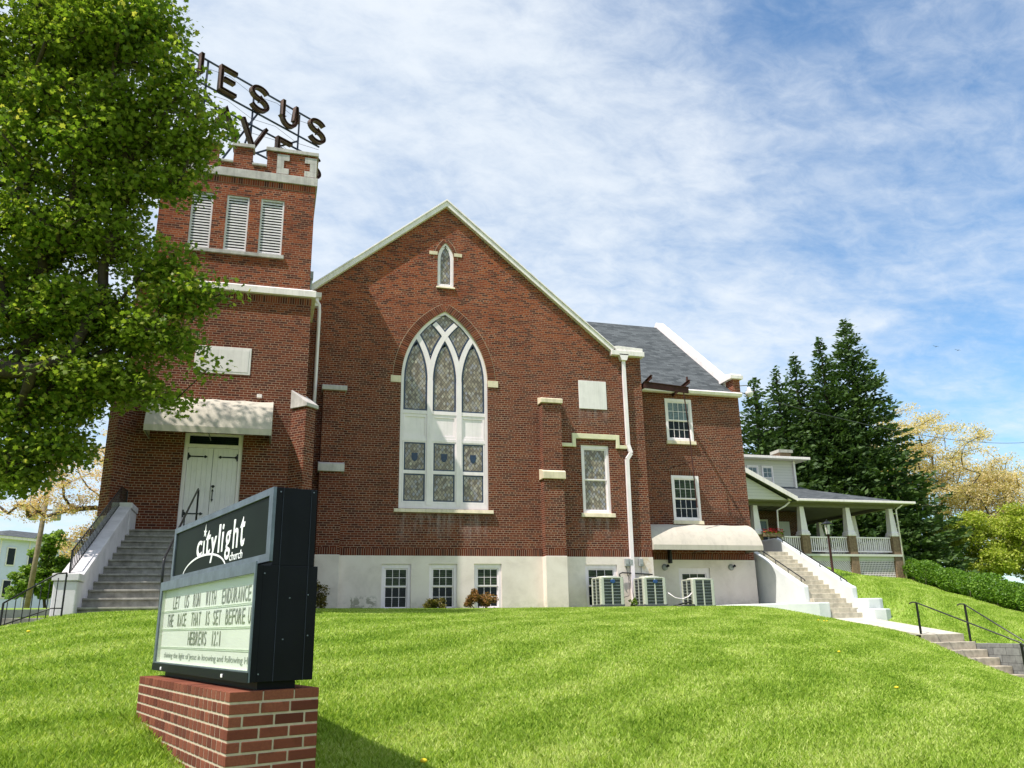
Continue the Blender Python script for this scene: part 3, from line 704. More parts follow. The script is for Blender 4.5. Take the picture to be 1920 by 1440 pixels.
def double_hung(name, x0, x1, z0, z1, Y, cols, rows, glass=('glass_blind', 'glass_dark'), casing=.07, rec=.04, parent=None, mat='white_paint', split=.5):
    """sash window in an opening: casing, two sashes with glazing bars, panes"""
    fn = XZ(Y); c = casing
    fr = MB().plate(rect(x0, x1, z0, z1), [rect(x0+c, x1-c, z0+c, z1-c*1.3)], fn, rec, rec+.10).build(name, mat, parent or church, bevel=.004)
    x0, x1, z0, z1 = x0+c, x1-c, z0+c, z1-c*1.3; zm = z0+(z1-z0)*split; rim = .04
    for i, (za, zb, dy, g) in enumerate(((z0, zm, .055, glass[1]), (zm-.02, z1, .025, glass[0]))):
        ix0, ix1, iz0, iz1 = x0+rim, x1-rim, za+rim, zb-rim
        s_ = MB().plate(rect(x0+.001, x1-.001, za+.001, zb-.001), [rect(ix0, ix1, iz0, iz1)], fn, rec+dy, rec+dy+.028).build('sash', mat, fr)
        if cols:
            b = MB()
            for k in range(1, cols): x = ix0+(ix1-ix0)*k/cols; b.box(x-.008, x+.008, Y+rec+dy+.004, Y+rec+dy+.02, iz0, iz1)
            for k in range(1, rows): z = iz0+(iz1-iz0)*k/rows; b.box(ix0, ix1, Y+rec+dy+.006, Y+rec+dy+.018, z-.008, z+.008)
            b.build('glazing_bar', mat, fr)
        MB().box(ix0-.01, ix1+.01, Y+rec+dy+.016, Y+rec+dy+.024, iz0-.01, iz1+.01).build('pane', g, fr)
    MB().box(x0, x1, Y+rec+.09, Y+rec+.12, z0, z1).build('backing', 'dark_void', fr)
    return fr
# leaded side window under the hood
fr = double_hung('side_window', 4.765, 5.80, 3.62, 5.98, 0, 0, 0, ('leaded_glass', 'leaded_glass'), .10, .05, split=.50)
sill(4.68, 5.90, 3.62, .13, parent=fr)
for x0, x1, z1 in ((-1.95, -1.04, 1.925), (-.47, .42, 1.93), (.97, 1.875, 1.94), (4.73, 5.87, 1.925)):
    double_hung('basement_window', x0, x1, .50, z1, -.03, 3, 2, casing=.10, rec=.05, split=.55)
# ---- downpipes
def downpipe(path, name='downpipe', w_=.10, hopper=None, parent=None, mat='white_paint'):
    b = MB()
    for a_, c_ in zip(path[:-1], path[1:]): b.bar(a_, c_, w_, w_*.75, up=(0, 1, 0))
    o = b.build(name, mat, parent or church, bevel=.006)
    if hopper: x, y, z = hopper; MB().prism([(-.10, 0), (.10, 0), (.19, .24), (-.19, .24)], lambda u, v, d: (x+u, y+d, z+v), -.10, .12).build('hopper', mat, o, bevel=.006)
    return o
downpipe([(6.50, -.08, 9.15), (6.50, -.08, 6.02), (6.58, -.11, 5.72), (6.42, -.10, 5.50), (6.40, -.09, 3.0), (6.38, -.09, .62)], w_=.13, hopper=(6.50, -.10, 9.10))
b = MB().tube([(-4.50, -.25, 10.33), (-4.34, -.22, 10.34), (-4.24, -.18, 10.22), (-4.22, -.12, 10.0), (-4.23, -.10, 6.6), (-4.25, -.10, .8)], .058, 10); b.build('downpipe', 'white_paint', church, smooth=True)
downpipe([(7.26, .85, 8.72), (7.26, .85, .7)], w_=.06, hopper=(7.30, .85, 8.55))

# ---- wing on the right
WY = 1.05; WX0, WX1 = 7.2, 11.76
wins = [rect(8.60, 9.70, 6.50, 8.14), rect(8.64, 9.75, 3.55, 5.22)]
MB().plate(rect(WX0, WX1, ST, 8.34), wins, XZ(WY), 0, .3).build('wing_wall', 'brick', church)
MB().plate(rect(WX0, WX1, BZ, ST), [rect(8.66, 9.90, .50, 1.90)], XZ(WY-.03), 0, .3).build('wing_base', 'stucco', church)
MB().box(WX0, WX1-.22, WY-.012, WY+.01, ST+.002, ST+.215).build('soldier_course', 'brick_soldier', church)
MB().box(8.55, 9.85, WY-.008, WY+.01, 5.225, 5.44).build('soldier_lintel', 'brick_soldier', church)
MB().prism([(WY+.301, ST), (13., ST), (13., 8.34), (WY+.301, 8.34)], lambda u, v, d: (d, u, v), WX1-.30, WX1).prism([(WY, 8.35), (12.8, 8.35), (6.95, 13.1)], lambda u, v, d: (d, u, v), WX1-.30, WX1).build('wing_end_wall', 'brick', church)
MB().box(WX1-.28, WX1+.03, WY+.28, 13, BZ, ST-.002).build('wing_end_base', 'stucco', church)
for (r, g) in ((wins[0], ('glass_shade', 'glass_dark')), (wins[1], ('glass_blind', 'glass_dark'))):
    x0, z0 = r[0]; x1, z1 = r[2]
    f_ = double_hung('wing_window', x0, x1, z0+.02, z1, WY, 4, 2, g, .09, -.02, split=.5)
    sill(x0-.04, x1+.06, z0+.02, .13, WY, .09, f_)
double_hung('wing_basement_window', 8.66, 9.90, .50, 1.90, WY-.03, 3, 2, casing=.13, rec=.05, split=.55)
MB().box(9.14, 9.20, .6, .6001, 0, .001)
# gutter and shingled roof
MB().prism([(.82, 8.34), (1.04, 8.34), (1.04, 8.46), (.80, 8.49), (.77, 8.44)], lambda u, v, d: (d, u, v), WX0+.06, WX1+.04).build('gutter', 'trim_white', church, bevel=.01)
def wing_roof():
    b = MB(); s = .811; e0, z0, r0 = .86, 8.46, 6.85
    P = [(e0, z0), (r0, z0+(r0-e0)*s), (r0+5.9, z0+.05), (r0+5.9, z0-.05), (r0, z0+(r0-e0)*s-.1), (e0, z0-.06)]
    b.prism(P, lambda u, v, d: (d, u, v), 1.0, WX1-.04); b.build('wing_roof', 'shingle', church)
    MB().prism([(-6.9, gable_z(6.9)+.1), (0, 14.42), (6.95, gable_z(6.95)+.1), (6.95, gable_z(6.95)-.05), (0, 14.2), (-6.9, gable_z(6.9)-.05)], XZ(0), .50, 18).build('main_roof', 'shingle', church)
    MB().box(-7, 7.1, 17.5, 17.9, BZ, 9.2).box(-7.05, -6.8, .4, 17.6, BZ, 8.9).box(6.9, 7.15, 1.4, 17.6, BZ, 8.9).build('rear_wall', 'brick', church)
    # raking coping of the wing's end gable with its kneeler
    fy = lambda u, v, d: (d, u, v)
    zc = lambda y: 13.36-(6.85-y)*.811
    MB().prism([(1.35, zc(1.35)-.12), (6.85, 13.24), (6.85, 13.56), (1.35, zc(1.35)+.20)], fy, WX1-.33, WX1+.05).prism([(6.851, 13.24), (12.4, zc(1.3)), (12.4, zc(1.3)+.3), (6.851, 13.56)], fy, WX1-.33, WX1+.05).build('wing_coping', 'trim_white', church, bevel=.01)
    MB().box(WX1-.44, WX1+.10, .72, 1.62, 9.02, 9.16).prism([(.76, 9.161), (1.60, 9.161), (1.60, 9.33), (1.2, 9.30), (.78, 9.22)], fy, WX1-.38, WX1+.06).build('kneeler', 'trim_white', church, bevel=.01)
    MB().box(WX1-.30, WX1+.0, .84, 1.60, 8.47, 9.018).build('kneeler_pier', 'brick', church)
    MB().tube([(9.9, 1.55, 8.9), (9.9, 1.55, 9.22)], .04, 8).build('vent_pipe', 'rust_iron', church)
wing_roof()
def awning(x0, x1, Yw, zt, zf, proj, val, name, label=None):
    """curved fabric canopy: barrel sheet, valance, end gores"""
    N = 14; T = R(62)
    prof = [(Yw-proj*math.sin(i/N*T)/math.sin(T), zf+(zt-zf)*(math.cos(i/N*T)-math.cos(T))/(1-math.cos(T))) for i in range(N+1)]
    P = prof
    b = MB(); seams = 4
    for k in range(seams):
        xa = x0+(x1-x0)*k/seams; xb = x0+(x1-x0)*(k+1)/seams
        vs = []; M_ = 6
        for j in range(M_+1):
            x = xa+(xb-xa)*j/M_; sag = .02*math.sin(math.pi*j/M_)
            vs += [(x, y+sag*.6, z-sag) for y, z in P]
        n = len(P); b.add(vs, [(j*n+i, j*n+i+1, (j+1)*n+i+1, (j+1)*n+i) for j in range(M_) for i in range(n-1)], .5)
    o = b.build(name, 'awning_cloth', church, smooth=False)
    for p in o.data.polygons: p.use_smooth = True
    MB().box(x0, x1, Yw-proj-.004, Yw-proj+.004, zf-val, zf-.001).build('valance', 'awning_cloth', o)
    for x in (x0, x1):
        pl = P+[(Yw-proj, zf-val), (Yw, zf-val)]; MB().prism(pl, lambda u, v, d: (d, u, v), x-.004, x+.004).build('awning_end', 'awning_cloth', o)
    r = MB().tube([(x0+.03, Yw-proj+.03, zf-val+.03), (x1-.03, Yw-proj+.03, zf-val+.03)], .013, 6)
    for x in (x0+.03, (x0+x1)/2, x1-.03): r.tube([(x, Yw-.03, zf-val+.02), (x, Yw-proj+.03, zf-val+.03)], .013, 6)
    r.build('awning_frame', 'bare_steel', o)
    return o
awning(7.22, 11.45, WY, 3.43, 2.60, 1.15, .17, 'wing_awning')
MB().box(8.28, 8.36, .85, 1.03, 2.05, 2.6).build('awning_bracket', 'black_iron', church)
for x in (8.13, 10.76):
    l = MB(Matrix.Translation((x, WY-.03, 1.92)) @ Matrix.Rotation(R(90), 4, 'X')).lathe([(.115, 0), (.115, .02), (.10, .05), (.07, .07), (.02, .08)], (0, 0, 0)).build('wall_light', 'box_grey', church, smooth=True)
    MB(Matrix.Translation((x+.05, WY-.12, 1.93)) @ Matrix.Rotation(R(70), 4, 'X')).lathe([(.03, 0), (.035, .06), (.05, .10)], (0, 0, 0), 12).build('lamp_holder', 'black_iron', l)

# ---- tower
TY = -2.1; LX0, LX1 = -9.40, -4.55; UX0, UX1 = -9.08, -4.62; TB = 2.35
def tower():
    door = rect(-7.74, -6.20, 2.55, 5.34)
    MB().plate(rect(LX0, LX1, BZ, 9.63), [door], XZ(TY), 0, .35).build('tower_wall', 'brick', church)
    b = MB().box(LX1-.30, LX1, TY+.351, TB, BZ, 9.63).box(LX0, LX0+.30, TY+.351, TB, BZ, 9.63).box(LX0, LX1, TB, TB+.3, BZ, 9.63).build('tower_side_wall', 'brick', church)
    lv = [rect(-8.20, -7.59, 10.93, 12.79), rect(-7.20, -6.55, 10.94, 12.79), rect(-6.21, -5.52, 10.93, 12.79)]
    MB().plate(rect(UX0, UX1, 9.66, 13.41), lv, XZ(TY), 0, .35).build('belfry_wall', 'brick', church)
    sl_ = [(y0, z0) for y0, z0 in ()]
    fx = lambda u, v, d: (d, u, v)
    lvs = [rect(TY+.88, TY+1.5, 10.93, 12.79), rect(TY+1.9, TY+2.5, 10.93, 12.79), rect(TY+2.9, TY+3.5, 10.93, 12.79)]
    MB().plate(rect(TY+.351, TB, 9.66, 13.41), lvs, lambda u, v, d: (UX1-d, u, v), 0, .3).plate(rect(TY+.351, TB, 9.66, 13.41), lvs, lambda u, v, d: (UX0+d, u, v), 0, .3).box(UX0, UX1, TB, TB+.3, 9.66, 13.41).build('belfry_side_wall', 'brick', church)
    # string course with sloped top, parapet band
    def band(x0, x1, y0, y1, z0, z1, pr, slope, name, mat):
        b = MB(); o = pr
        vs = [(x0-o, y0-o, z0), (x1+o, y0-o, z0), (x1+o, y1+o, z0), (x0-o, y1+o, z0), (x0-o, y0-o, z1-slope), (x1+o, y0-o, z1-slope), (x1+o, y1+o, z1-slope), (x0-o, y1+o, z1-slope), (x0+.05, y0+.05, z1), (x1-.05, y0+.05, z1), (x1-.05, y1-.05, z1), (x0+.05, y1-.05, z1)]
        b.add(vs, [(0, 1, 5, 4), (1, 2, 6, 5), (2, 3, 7, 6), (3, 0, 4, 7), (4, 5, 9, 8), (5, 6, 10, 9), (6, 7, 11, 10), (7, 4, 8, 11), (0, 3, 2, 1), (8, 9, 10, 11)])
        return b.build(name, mat, church, bevel=.01)
    band(LX0, LX1, TY, TB+.3, 9.631, 9.93, .13, .10, 'string_course', 'trim_white')
    MB().box(LX0-.002, LX1+.01, TY-.012, TY+.01, 9.40, 9.625).build('soldier_course', 'brick_soldier', church)
    band(UX0, UX1, TY, TB+.3, 13.411, 13.72, .06, .03, 'parapet_band', 'grey_stone')
    MB().box(UX0+.002, UX1-.002, TY-.010, TY+.01, 13.19, 13.405).build('soldier_course', 'brick_soldier', church)
    MB().box(UX0+.3, UX1-.3, TY+.3, TB, 13.5, 13.72).build('tower_roof', 'dark_void', church)
    # battlements
    w0 = MB(); caps = MB(); q = MB(); th = .32; zb, zl, zt = 13.722, 13.90, 14.48
    spans = [(UX0, -7.57, zt), (-7.57, -7.13, zl), (-7.13, -6.57, zt), (-6.57, -6.13, zl), (-6.13, UX1, zt)]
    for (a, c, z) in spans:
        for y in (TY, TB+.3-th):
            w0.box(a, c, y, y+th, zb, z); e = .05 if z == zt else -.004
            caps.box(a-e, c+e, y-.06, y+th+.06, z+.001, z+(.12 if z == zt else .07))
    ys = [(TY+th, TY+1.45, zt), (TY+1.45, TY+1.9, zl), (TY+1.9, TY+2.65, zt), (TY+2.65, TY+3.1, zl), (TY+3.1, TB+.3-th, zt)]
    for (a, c, z) in ys:
        for x in (UX0, UX1-th):
            w0.box(x, x+th, a+.001, c-.001, zb, z); e = .05 if z == zt else -.004
            a2 = a+.07 if a == TY+th else a-e; c2 = c-.07 if c > TB-.1 else c+e
            caps.box(x-.06, x+th+.06, a2, c2, z+.001, z+(.118 if z == zt else .07))
    w0.build('battlement', 'brick', church); caps.build('battlement_cap', 'grey_stone', church, bevel=.01)
    def quoins(xa, sg, y):
        q = MB()
        for z0, z1, l in ((13.73, 13.922, .37), (13.918, 14.202, .21), (14.198, 14.40, .37)): q.box(min(xa, xa+sg*l), max(xa, xa+sg*l), y, y+.03, z0, z1)
        q.build('quoin', 'grey_stone', church)
    quoins(-5.83, 1, TY-.025); quoins(UX1+.004, -1, TY-.025); quoins(UX0-.004, 1, TY-.025); quoins(-7.87, -1, TY-.025)
    # louvres
    for (r, nb) in zip(lv, (19, 19, 19)):
        x0, z0 = r[0]; x1, z1 = r[2]
        f_ = MB().plate(rect(x0, x1, z0, z1), [rect(x0+.05, x1-.05, z0+.05, z1-.05)], XZ(TY), .03, .16).build('louvre', 'shade_white', church)
        b = MB(); n = nb
        for k in range(n):
            z = z0+.07+(z1-z0-.12)*k/n; b.prism([(0.05, z), (.055, z+.045), (.15, z+.085), (.15, z+.07), (.065, z)], lambda u, v, d: (d, TY+u, v), x0+.05, x1-.05)
        b.build('louvre_blade', 'shade_white', f_)
        MB().box(x0, x1, TY+.20, TY+.22, z0, z1).build('backing', 'dark_void', f_)
    MB().box(-8.26, -5.44, TY-.07, TY+.10, 10.82, 10.93).build('louvre_sill', 'grey_stone', church, bevel=.008)
    for sx in (UX1-.14, UX0+.02):
        for r in lvs:
            y0, z0 = r[0]; y1, z1 = r[2]; b = MB()
            for k in range(19): z = z0+.05+(z1-z0-.08)*k/19; b.box(sx, sx+.12, y0, y1, z, z+.035)
            b.build('louvre', 'shade_white', church)
    MB().box(-7.69, -6.155, TY-.02, TY+.02, 7.09, 7.90).build('blank_panel', 'pale_panel', church, bevel=.012)
    MB().box(-7.62, -6.22, TY-.028, TY-.018, 7.16, 7.83).build('blank_panel_field', 'pale_panel', church, bevel=.006)
    # door with transom
    fr = MB().plate(door, [rect(-7.64, -6.30, 2.56, 4.93), rect(-7.62, -6.32, 5.03, 5.27)], XZ(TY), .05, .2).build('door_frame', 'white_paint', church, bevel=.006)
    MB().box(-7.62, -6.32, TY+.12, TY+.14, 5.03, 5.27).build('transom_pane', 'glass_dark', fr)
    for i, (x0, x1) in enumerate(((-7.635, -6.975), (-6.965, -6.305))):
        d = MB()
        for k in range(5):
            a = x0+(x1-x0)*k/5; d.box(a+.002, a+(x1-x0)/5-.002, TY+.085, TY+.14, 2.57, 4.925)
        leaf = d.build('door', 'door_paint', fr, bevel=.004)
        MB().box(x0, x1, TY+.10, TY+.135, 2.57, 4.925).build('door_core', 'door_paint', leaf)
        hx, sg = (x0+.0, 1) if i == 0 else (x1, -1)
        for z in (4.68, 3.10):
            h = MB().box(min(hx, hx+sg*.04), max(hx, hx+sg*.04), TY+.065, TY+.084, z-.10, z+.10)
            h.bar((hx, TY+.075, z), (hx+sg*.42, TY+.075, z), .018, .035, up=(0, 0, 1))
            h.prism([(hx+sg*.42, z), (hx+sg*.46, z+.045), (hx+sg*.53, z), (hx+sg*.46, z-.045)], XZ(TY), .066, .084)
            h.prism([(hx+sg*.04, z+.06), (hx+sg*.11, z), (hx+sg*.04, z-.06)], XZ(TY), .066, .084)
            h.build('strap_hinge', 'black_iron', leaf)
        if i == 1:
            x = -6.905; MB().bar((x, TY+.05, 3.50), (x, TY+.05, 3.72), .022).prism([(x-.05, 3.86), (x, 3.80), (x+.05, 3.86), (x+.03, 3.89), (x-.03, 3.89)], XZ(TY), .06, .084).prism([(x-.03, 3.72), (x+.03, 3.72), (x, 3.79)], XZ(TY), .045, .084).prism([(x-.03, 3.50), (x+.03, 3.50), (x, 3.43)], XZ(TY), .045, .084).build('door_handle', 'black_iron', leaf)
    MB().box(-7.7, -6.25, TY+.22, TY+.24, 2.5, 5.3).build('backing', 'dark_void', fr)
    awning(-8.66, -5.45, TY, 6.30, 5.27, 1.1, .17, 'door_awning')
    MB().box(-5.92, -5.78, TY-.10, TY, 6.42, 6.52).build('door_light', 'trim_white', church, bevel=.01)
    # diagonal buttresses
    for (jx, sg) in ((-4.94, 1), (-9.01, -1)):
        t, w_ = .40, .28
        A = Vector((jx, TY)); B = A+Vector((sg*t, -t)); Cc = B+Vector((sg*w_, w_)); D = A+Vector((sg*w_, w_))+Vector((sg*.0, 0)); D = Vector((jx+sg*.39*1.0+sg*.0, TY+.39-.0)) if False else A+Vector((sg*w_, w_))
        def pr_(z0, z1, k=0., m2='brick', nm='buttress', par=None):
            u = Vector((sg, -1)).normalized()*k; v = Vector((sg, 1)).normalized()*k*.9
            P = [A-v, B+u-v, Cc+u+v, D+v]
            bb = MB(); n = 4; bb.add([(p.x, p.y, z0) for p in P]+[(p.x, p.y, z1) for p in P], [(3, 2, 1, 0), (4, 5, 6, 7)]+[(i, (i+1) % 4, (i+1) % 4+4, i+4) for i in range(4)])
            return bb.build(nm, m2, par or church)
        bt = pr_(BZ, 6.16)
        u = Vector((sg, -1)).normalized()*.06; v = Vector((sg, 1)).normalized()*.05
        P = [A-v, B+u-v, Cc+u+v, D+v]
        vs = [(p.x, p.y, 6.161) for p in P]+[(P[1].x, P[1].y, 6.26), (P[2].x, P[2].y, 6.26), (P[0].x, P[0].y, 6.72), (P[3].x, P[3].y, 6.72)]
        MB().add(vs, [(3, 2, 1, 0), (1, 2, 5, 4), (0, 1, 4, 6), (2, 3, 7, 5), (4, 5, 7, 6), (3, 0, 6, 7)]).build('buttress_cap', 'grey_stone', bt, bevel=.01)
        P2 = pr_(2.62, 2.95, .03, 'cast_stone', 'buttress_stone', bt)
        pr_(BZ, 2.615, .09, 'brick', 'buttress_foot', bt)
    b = MB().box(-4.60, -4.48, -.35, -.15, 11.05, 11.30).tube([(-4.54, -.25, 11.05), (-4.56, -.25, 10.7)], .045, 8); b.build('conductor_head', 'box_grey', church)
tower()

# ------------------------------------------------------------------ roof sign  JESUS / SAVES
def stroke_path(ch):
    def arc(cx, cy, rx, ry, a0, a1, n=14): return [(cx+rx*math.cos(R(a0+(a1-a0)*i/n)), cy+ry*math.sin(R(a0+(a1-a0)*i/n))) for i in range(n+1)]
    W, H, t = .66, 1.0, .075
    if ch == 'E': return [[(W-.04, 1-t), (t, 1-t), (t, t), (W-.02, t)], [(t+.09, .52), (W-.10, .52)]]
    if ch == 'S': return [arc(.35, .715, .265, .215, 25, 270)+arc(.35, .285, .265, .215, 90, -155)]
    if ch == 'U': return [[(t, 1), (t, .36)]+arc(.35, .36, .275, .285, 180, 360)+[(.625, .36), (.625, 1)]]
    if ch == 'J': return [[(.50, 1), (.50, .33)]+arc(.26, .33, .24, .26, 0, -170)]
    if ch == 'A': return [[(.03, 0), (.35, .96), (.67, 0)], [(.20, .34), (.50, .34)]]
    if ch == 'V': return [[(.03, 1), (.35, .04), (.67, 1)]]
def roof_sign():
    az = R(54); ux = Vector((math.sin(az), math.cos(az), 0)); nrm = Vector((math.cos(az), -math.sin(az), 0)); O = Vector((-6.84, .15, 0))
    W = lambda s_, z, d=0.: tuple(O+ux*s_+nrm*d+Vector((0, 0, z)))
    t = thing('rooftop_sign', (-6.84, .15, 13.72), 'tall rusty metal letter sign reading JESUS SAVES standing on the tower roof', 'sign')
    fr = MB()
    for z in (18.36, 17.40, 16.83, 15.86): fr.bar(W(-3.0, z, -.08), W(3.0, z, -.08), .05)
    fr.build('rail', 'blue_steel', t)
    fr = MB()
    for s_, z in ((-2.5, 18.4), (-1.72, 18.35), (.10, 18.3), (2.06, 18.3)): fr.bar(W(s_, 13.72, -.11), W(s_, z, -.11), .065)
    fr.build('post', 'blue_steel', t)
    fr = MB().bar(W(.35, 17.5, -.14), W(-1.3, 14.2, -.14), .06).bar(W(2.05, 17.2, -.14), W(.0, 15.6, -.14), .06).bar(W(-1.7, 17.2, -.14), W(.1, 15.5, -.17), .05).bar(W(.2, 15.6, -.14), W(1.2, 13.9, -.14), .06)
    for (s_, z) in ((-1.7, 16.8), (.1, 16.8), (2.0, 16.8)): fr.bar(W(s_, z, -.14), W(s_-.1, 13.74, -1.5), .05)
    fr.build('brace', 'blue_steel', t)
    wr = MB()
    for z in (18.1, 17.15, 16.6): 
        pts = [W(-2.9+5.8*i/12, z+.10*math.cos(i/12*math.pi*6)-.05, .02) for i in range(13)]; wr.tube(pts, .008, 4)
    wr.build('wire', 'black_iron', t)
    rows = [('JESUS', 17.40, (-2.56, -1.38, -.20, 1.14, 2.33), 1.0), ('SAVES', 15.85, (-2.60, -1.50, -.40, 1.02, 2.20), 1.0)]
    for word, z0, xs, h in rows:
        for ch, x0 in zip(word, xs):
            face = MB(); rim = MB()
            xsc = {'V': 1.48, 'A': 1.40, 'S': 1.22, 'E': 1.06}.get(ch, 1.02)
            for path in stroke_path(ch):
                P = [(x0+x*xsc, z0+y*h) for x, y in path]; n = len(P)
                def off(d):
                    o_ = []
                    for i in range(n):
                        a = Vector(P[max(0, i-1)]); c = Vector(P[min(n-1, i+1)]); p = Vector(P[i])
                        if 0 < i < n-1:
                            d1 = (p-a).normalized(); d2 = (c-p).normalized(); n1 = Vector((-d1.y, d1.x)); n2 = Vector((-d2.y, d2.x)); m_ = (n1+n2).normalized(); k = d/max(.45, m_.dot(n1)); o_.append(p+m_*k)
                        else:
                            dd = (c-a).normalized(); o_.append(p+Vector((-dd.y, dd.x))*d)
                    return o_
                hw_ = .060; L_, Q = off(hw_), off(-hw_); Li, Qi = off(hw_-.016), off(-hw_+.016)
                for i in range(n-1):
                    face.add([W(*L_[i], -.0), W(*L_[i+1], -.0), W(*Q[i+1], -.0), W(*Q[i], -.0), W(*L_[i], -.04), W(*L_[i+1], -.04), W(*Q[i+1], -.04), W(*Q[i], -.04)], [(0, 1, 2, 3), (7, 6, 5, 4)])
                    for a_, i_ in ((L_, Li), (Q, Qi)):
                        rim.add([W(*a_[i], -.05), W(*a_[i+1], -.05), W(*a_[i+1], .13), W(*a_[i], .13), W(*i_[i], -.0), W(*i_[i+1], -.0), W(*i_[i+1], .13), W(*i_[i], .13)], [(0, 1, 2, 3), (7, 6, 5, 4), (3, 2, 6, 7)])
                for e in (0, -1): rim.add([W(*L_[e], -.05), W(*Q[e], -.05), W(*Q[e], .13), W(*L_[e], .13)], [(0, 1, 2, 3)])
                mid = [W(*p, .05) for p in P]; face.tube(mid, .012, 5)
            l = face.build('letter', 'letter_metal', t); rim.build('letter_rim', 'letter_rim', l)
roof_sign()
# leftover steel of a removed fire stair and its hanging rod
b = MB().bar((7.30, .02, 8.30), (9.08, .02, 8.20), .03, .20).bar((7.30, .02, 8.40), (9.08, .02, 8.30), .11, .018).bar((7.30, .02, 8.20), (9.08, .02, 8.10), .11, .018)
for x in (7.45, 8.95):
    b.bar((x, 1.05, 8.28), (x, -.35, 8.50 if x < 8 else 8.42), .025, .13).bar((x, 1.05, 8.34), (x, -.35, 8.56 if x < 8 else 8.48), .09, .018)
b.bar((7.30, .02, 8.25), (7.30, 1.05, 8.25), .05, .16)
b.build('steel_beam', 'rust_iron', church)
MB().tube([(9.02, .30, 8.25), (9.12, .30, 6.9), (9.20, .30, 3.95)], .022, 6).tube([(9.16, .32, 5.62), (8.55, .95, 5.45)], .012, 5).build('hanging_rod', 'rust_iron', church)

# ------------------------------------------------------------------ front stairs (left) and side stairs (right)
def front_stairs():
    t = thing('front_stairs', (-7, -5.5, .45), 'concrete front stairs with grey painted cheek walls rising to the white double doors', 'stairs')
    n = 12; b = MB(); no = MB(); zt = 2.55; ys = -3.0; r = (zt-.50)/11; tr = .455
    for k in range(n):
        z = zt-k*r; y = ys-k*tr
        b.box(-8.77, -4.98, y+.03, y+tr+.03 if k else TY+.05, z-r-.02, z-.045)
        no.box(-8.765, -4.985, y-.015, y+tr+.02 if k else TY+.05, z-.044, z)
    s_ = b.build('riser', 'old_concrete', t); no.build('tread', 'old_concrete', t, bevel=.012)
    for (xi, xo) in ((-8.77, -9.14), (-4.98, -4.60)):
        xa, xb = min(xi, xo), max(xi, xo); fx = lambda u, v, d: (d, u, v)
        w_ = MB().prism([(-8.25, BZ-.3), (-2.2, BZ-.3), (-2.2, 3.06), (-3.05, 3.06), (-7.95, .98), (-8.25, .94)], fx, xa, xb).build('cheek_wall', 'cheek_paint', t, bevel=.012)
        MB().prism([(-7.80, 1.00), (-3.10, 3.00), (-3.10, 3.13), (-7.80, 1.13)], fx, xa-.03, xb+.03).build('sloping_cap', 'cheek_paint', w_, bevel=.02)
        MB().box(xa-.05, xb+.05, -8.32, -7.72, .98, 1.12).build('pier_cap', 'cheek_paint', w_, bevel=.015); MB().box(xa-.05, xb+.05, -3.2, TY-.0, 3.05, 3.20).build('pier_cap', 'cheek_paint', w_, bevel=.015)
        MB().box(xa-.02, xb+.02, -8.28, -7.76, BZ-.3, .975).build('pier', 'cheek_paint', w_, bevel=.02); MB().box(xa-.02, xb+.02, -3.15, TY-.02, 2.4, 3.045).build('pier', 'cheek_paint', w_, bevel=.02)
    return t
def cheek_mat():
    t = MT('cheek_paint'); c = t.ramp(t.noise(2.2, 6, .65), [(.3, (.50, .47, .48)), (.55, (.63, .59, .61)), (.75, (.70, .66, .67))])
    t.color(t.mix(t.rng(t.noise(9, 5, .7), .62, .72, 0, .5), c, (.36, .36, .34))).pr(.75, .25).bump(t.noise(30, 5), .2, .008)
cheek_mat()
front_stairs()
def picket_rail(name, pts, h, pitch, label, r=.016, low=.12, bal=.009):
    """iron railing along a line of foot points: top and bottom rail, balusters"""
    t = thing(name, pts[0], label, 'railing', 'black iron railings round the church stairs'); b = MB(); c = MB()
    up = [(x, y, z+h) for x, y, z in pts]; dn = [(x, y, z+low) for x, y, z in pts]
    b.tube(up, r, 6).tube(dn, r*.8, 6); b.build('rail', 'black_iron', t)
    for (p, q) in zip(pts[:-1], pts[1:]):
        L_ = (Vector(q)-Vector(p)).length; n = max(1, int(L_/pitch))
        for i in range(n+1):
            f = Vector(p).lerp(Vector(q), i/n); c.tube([(f.x, f.y, f.z+low), (f.x, f.y, f.z+h)], bal, 5)
    c.build('baluster', 'black_iron', t)
    for p in (pts[0], pts[-1]): MB().tube([(p[0], p[1], p[2]-.02), (p[0], p[1], p[2]+h)], r*1.2, 6).build('post', 'black_iron', t)
    return t
picket_rail('stair_railing', [(-9.02, -7.72, 1.10), (-9.02, -3.12, 3.10), (-9.02, -2.2, 3.15)], .50, .15, 'black iron railing with pickets on top of the left cheek wall of the front stairs', low=.06)
def hand_rail():
    t = thing('handrail', (-7.17, -9.0, .5), 'plain black pipe handrail running up the middle of the front stairs', 'handrail', 'black iron railings round the church stairs')
    MB().tube([(-7.17, -9.02, .45), (-7.17, -9.12, 1.30), (-7.17, -9.02, 1.36), (-7.17, -3.32, 3.57), (-7.17, -3.20, 3.56), (-7.17, -3.10, 2.55)], .024, 8).build('rail', 'black_iron', t, smooth=True)
    MB().tube([(-7.17, -6.1, 1.2), (-7.17, -6.1, 2.48)], .018, 6).build('post', 'black_iron', t)
hand_rail()
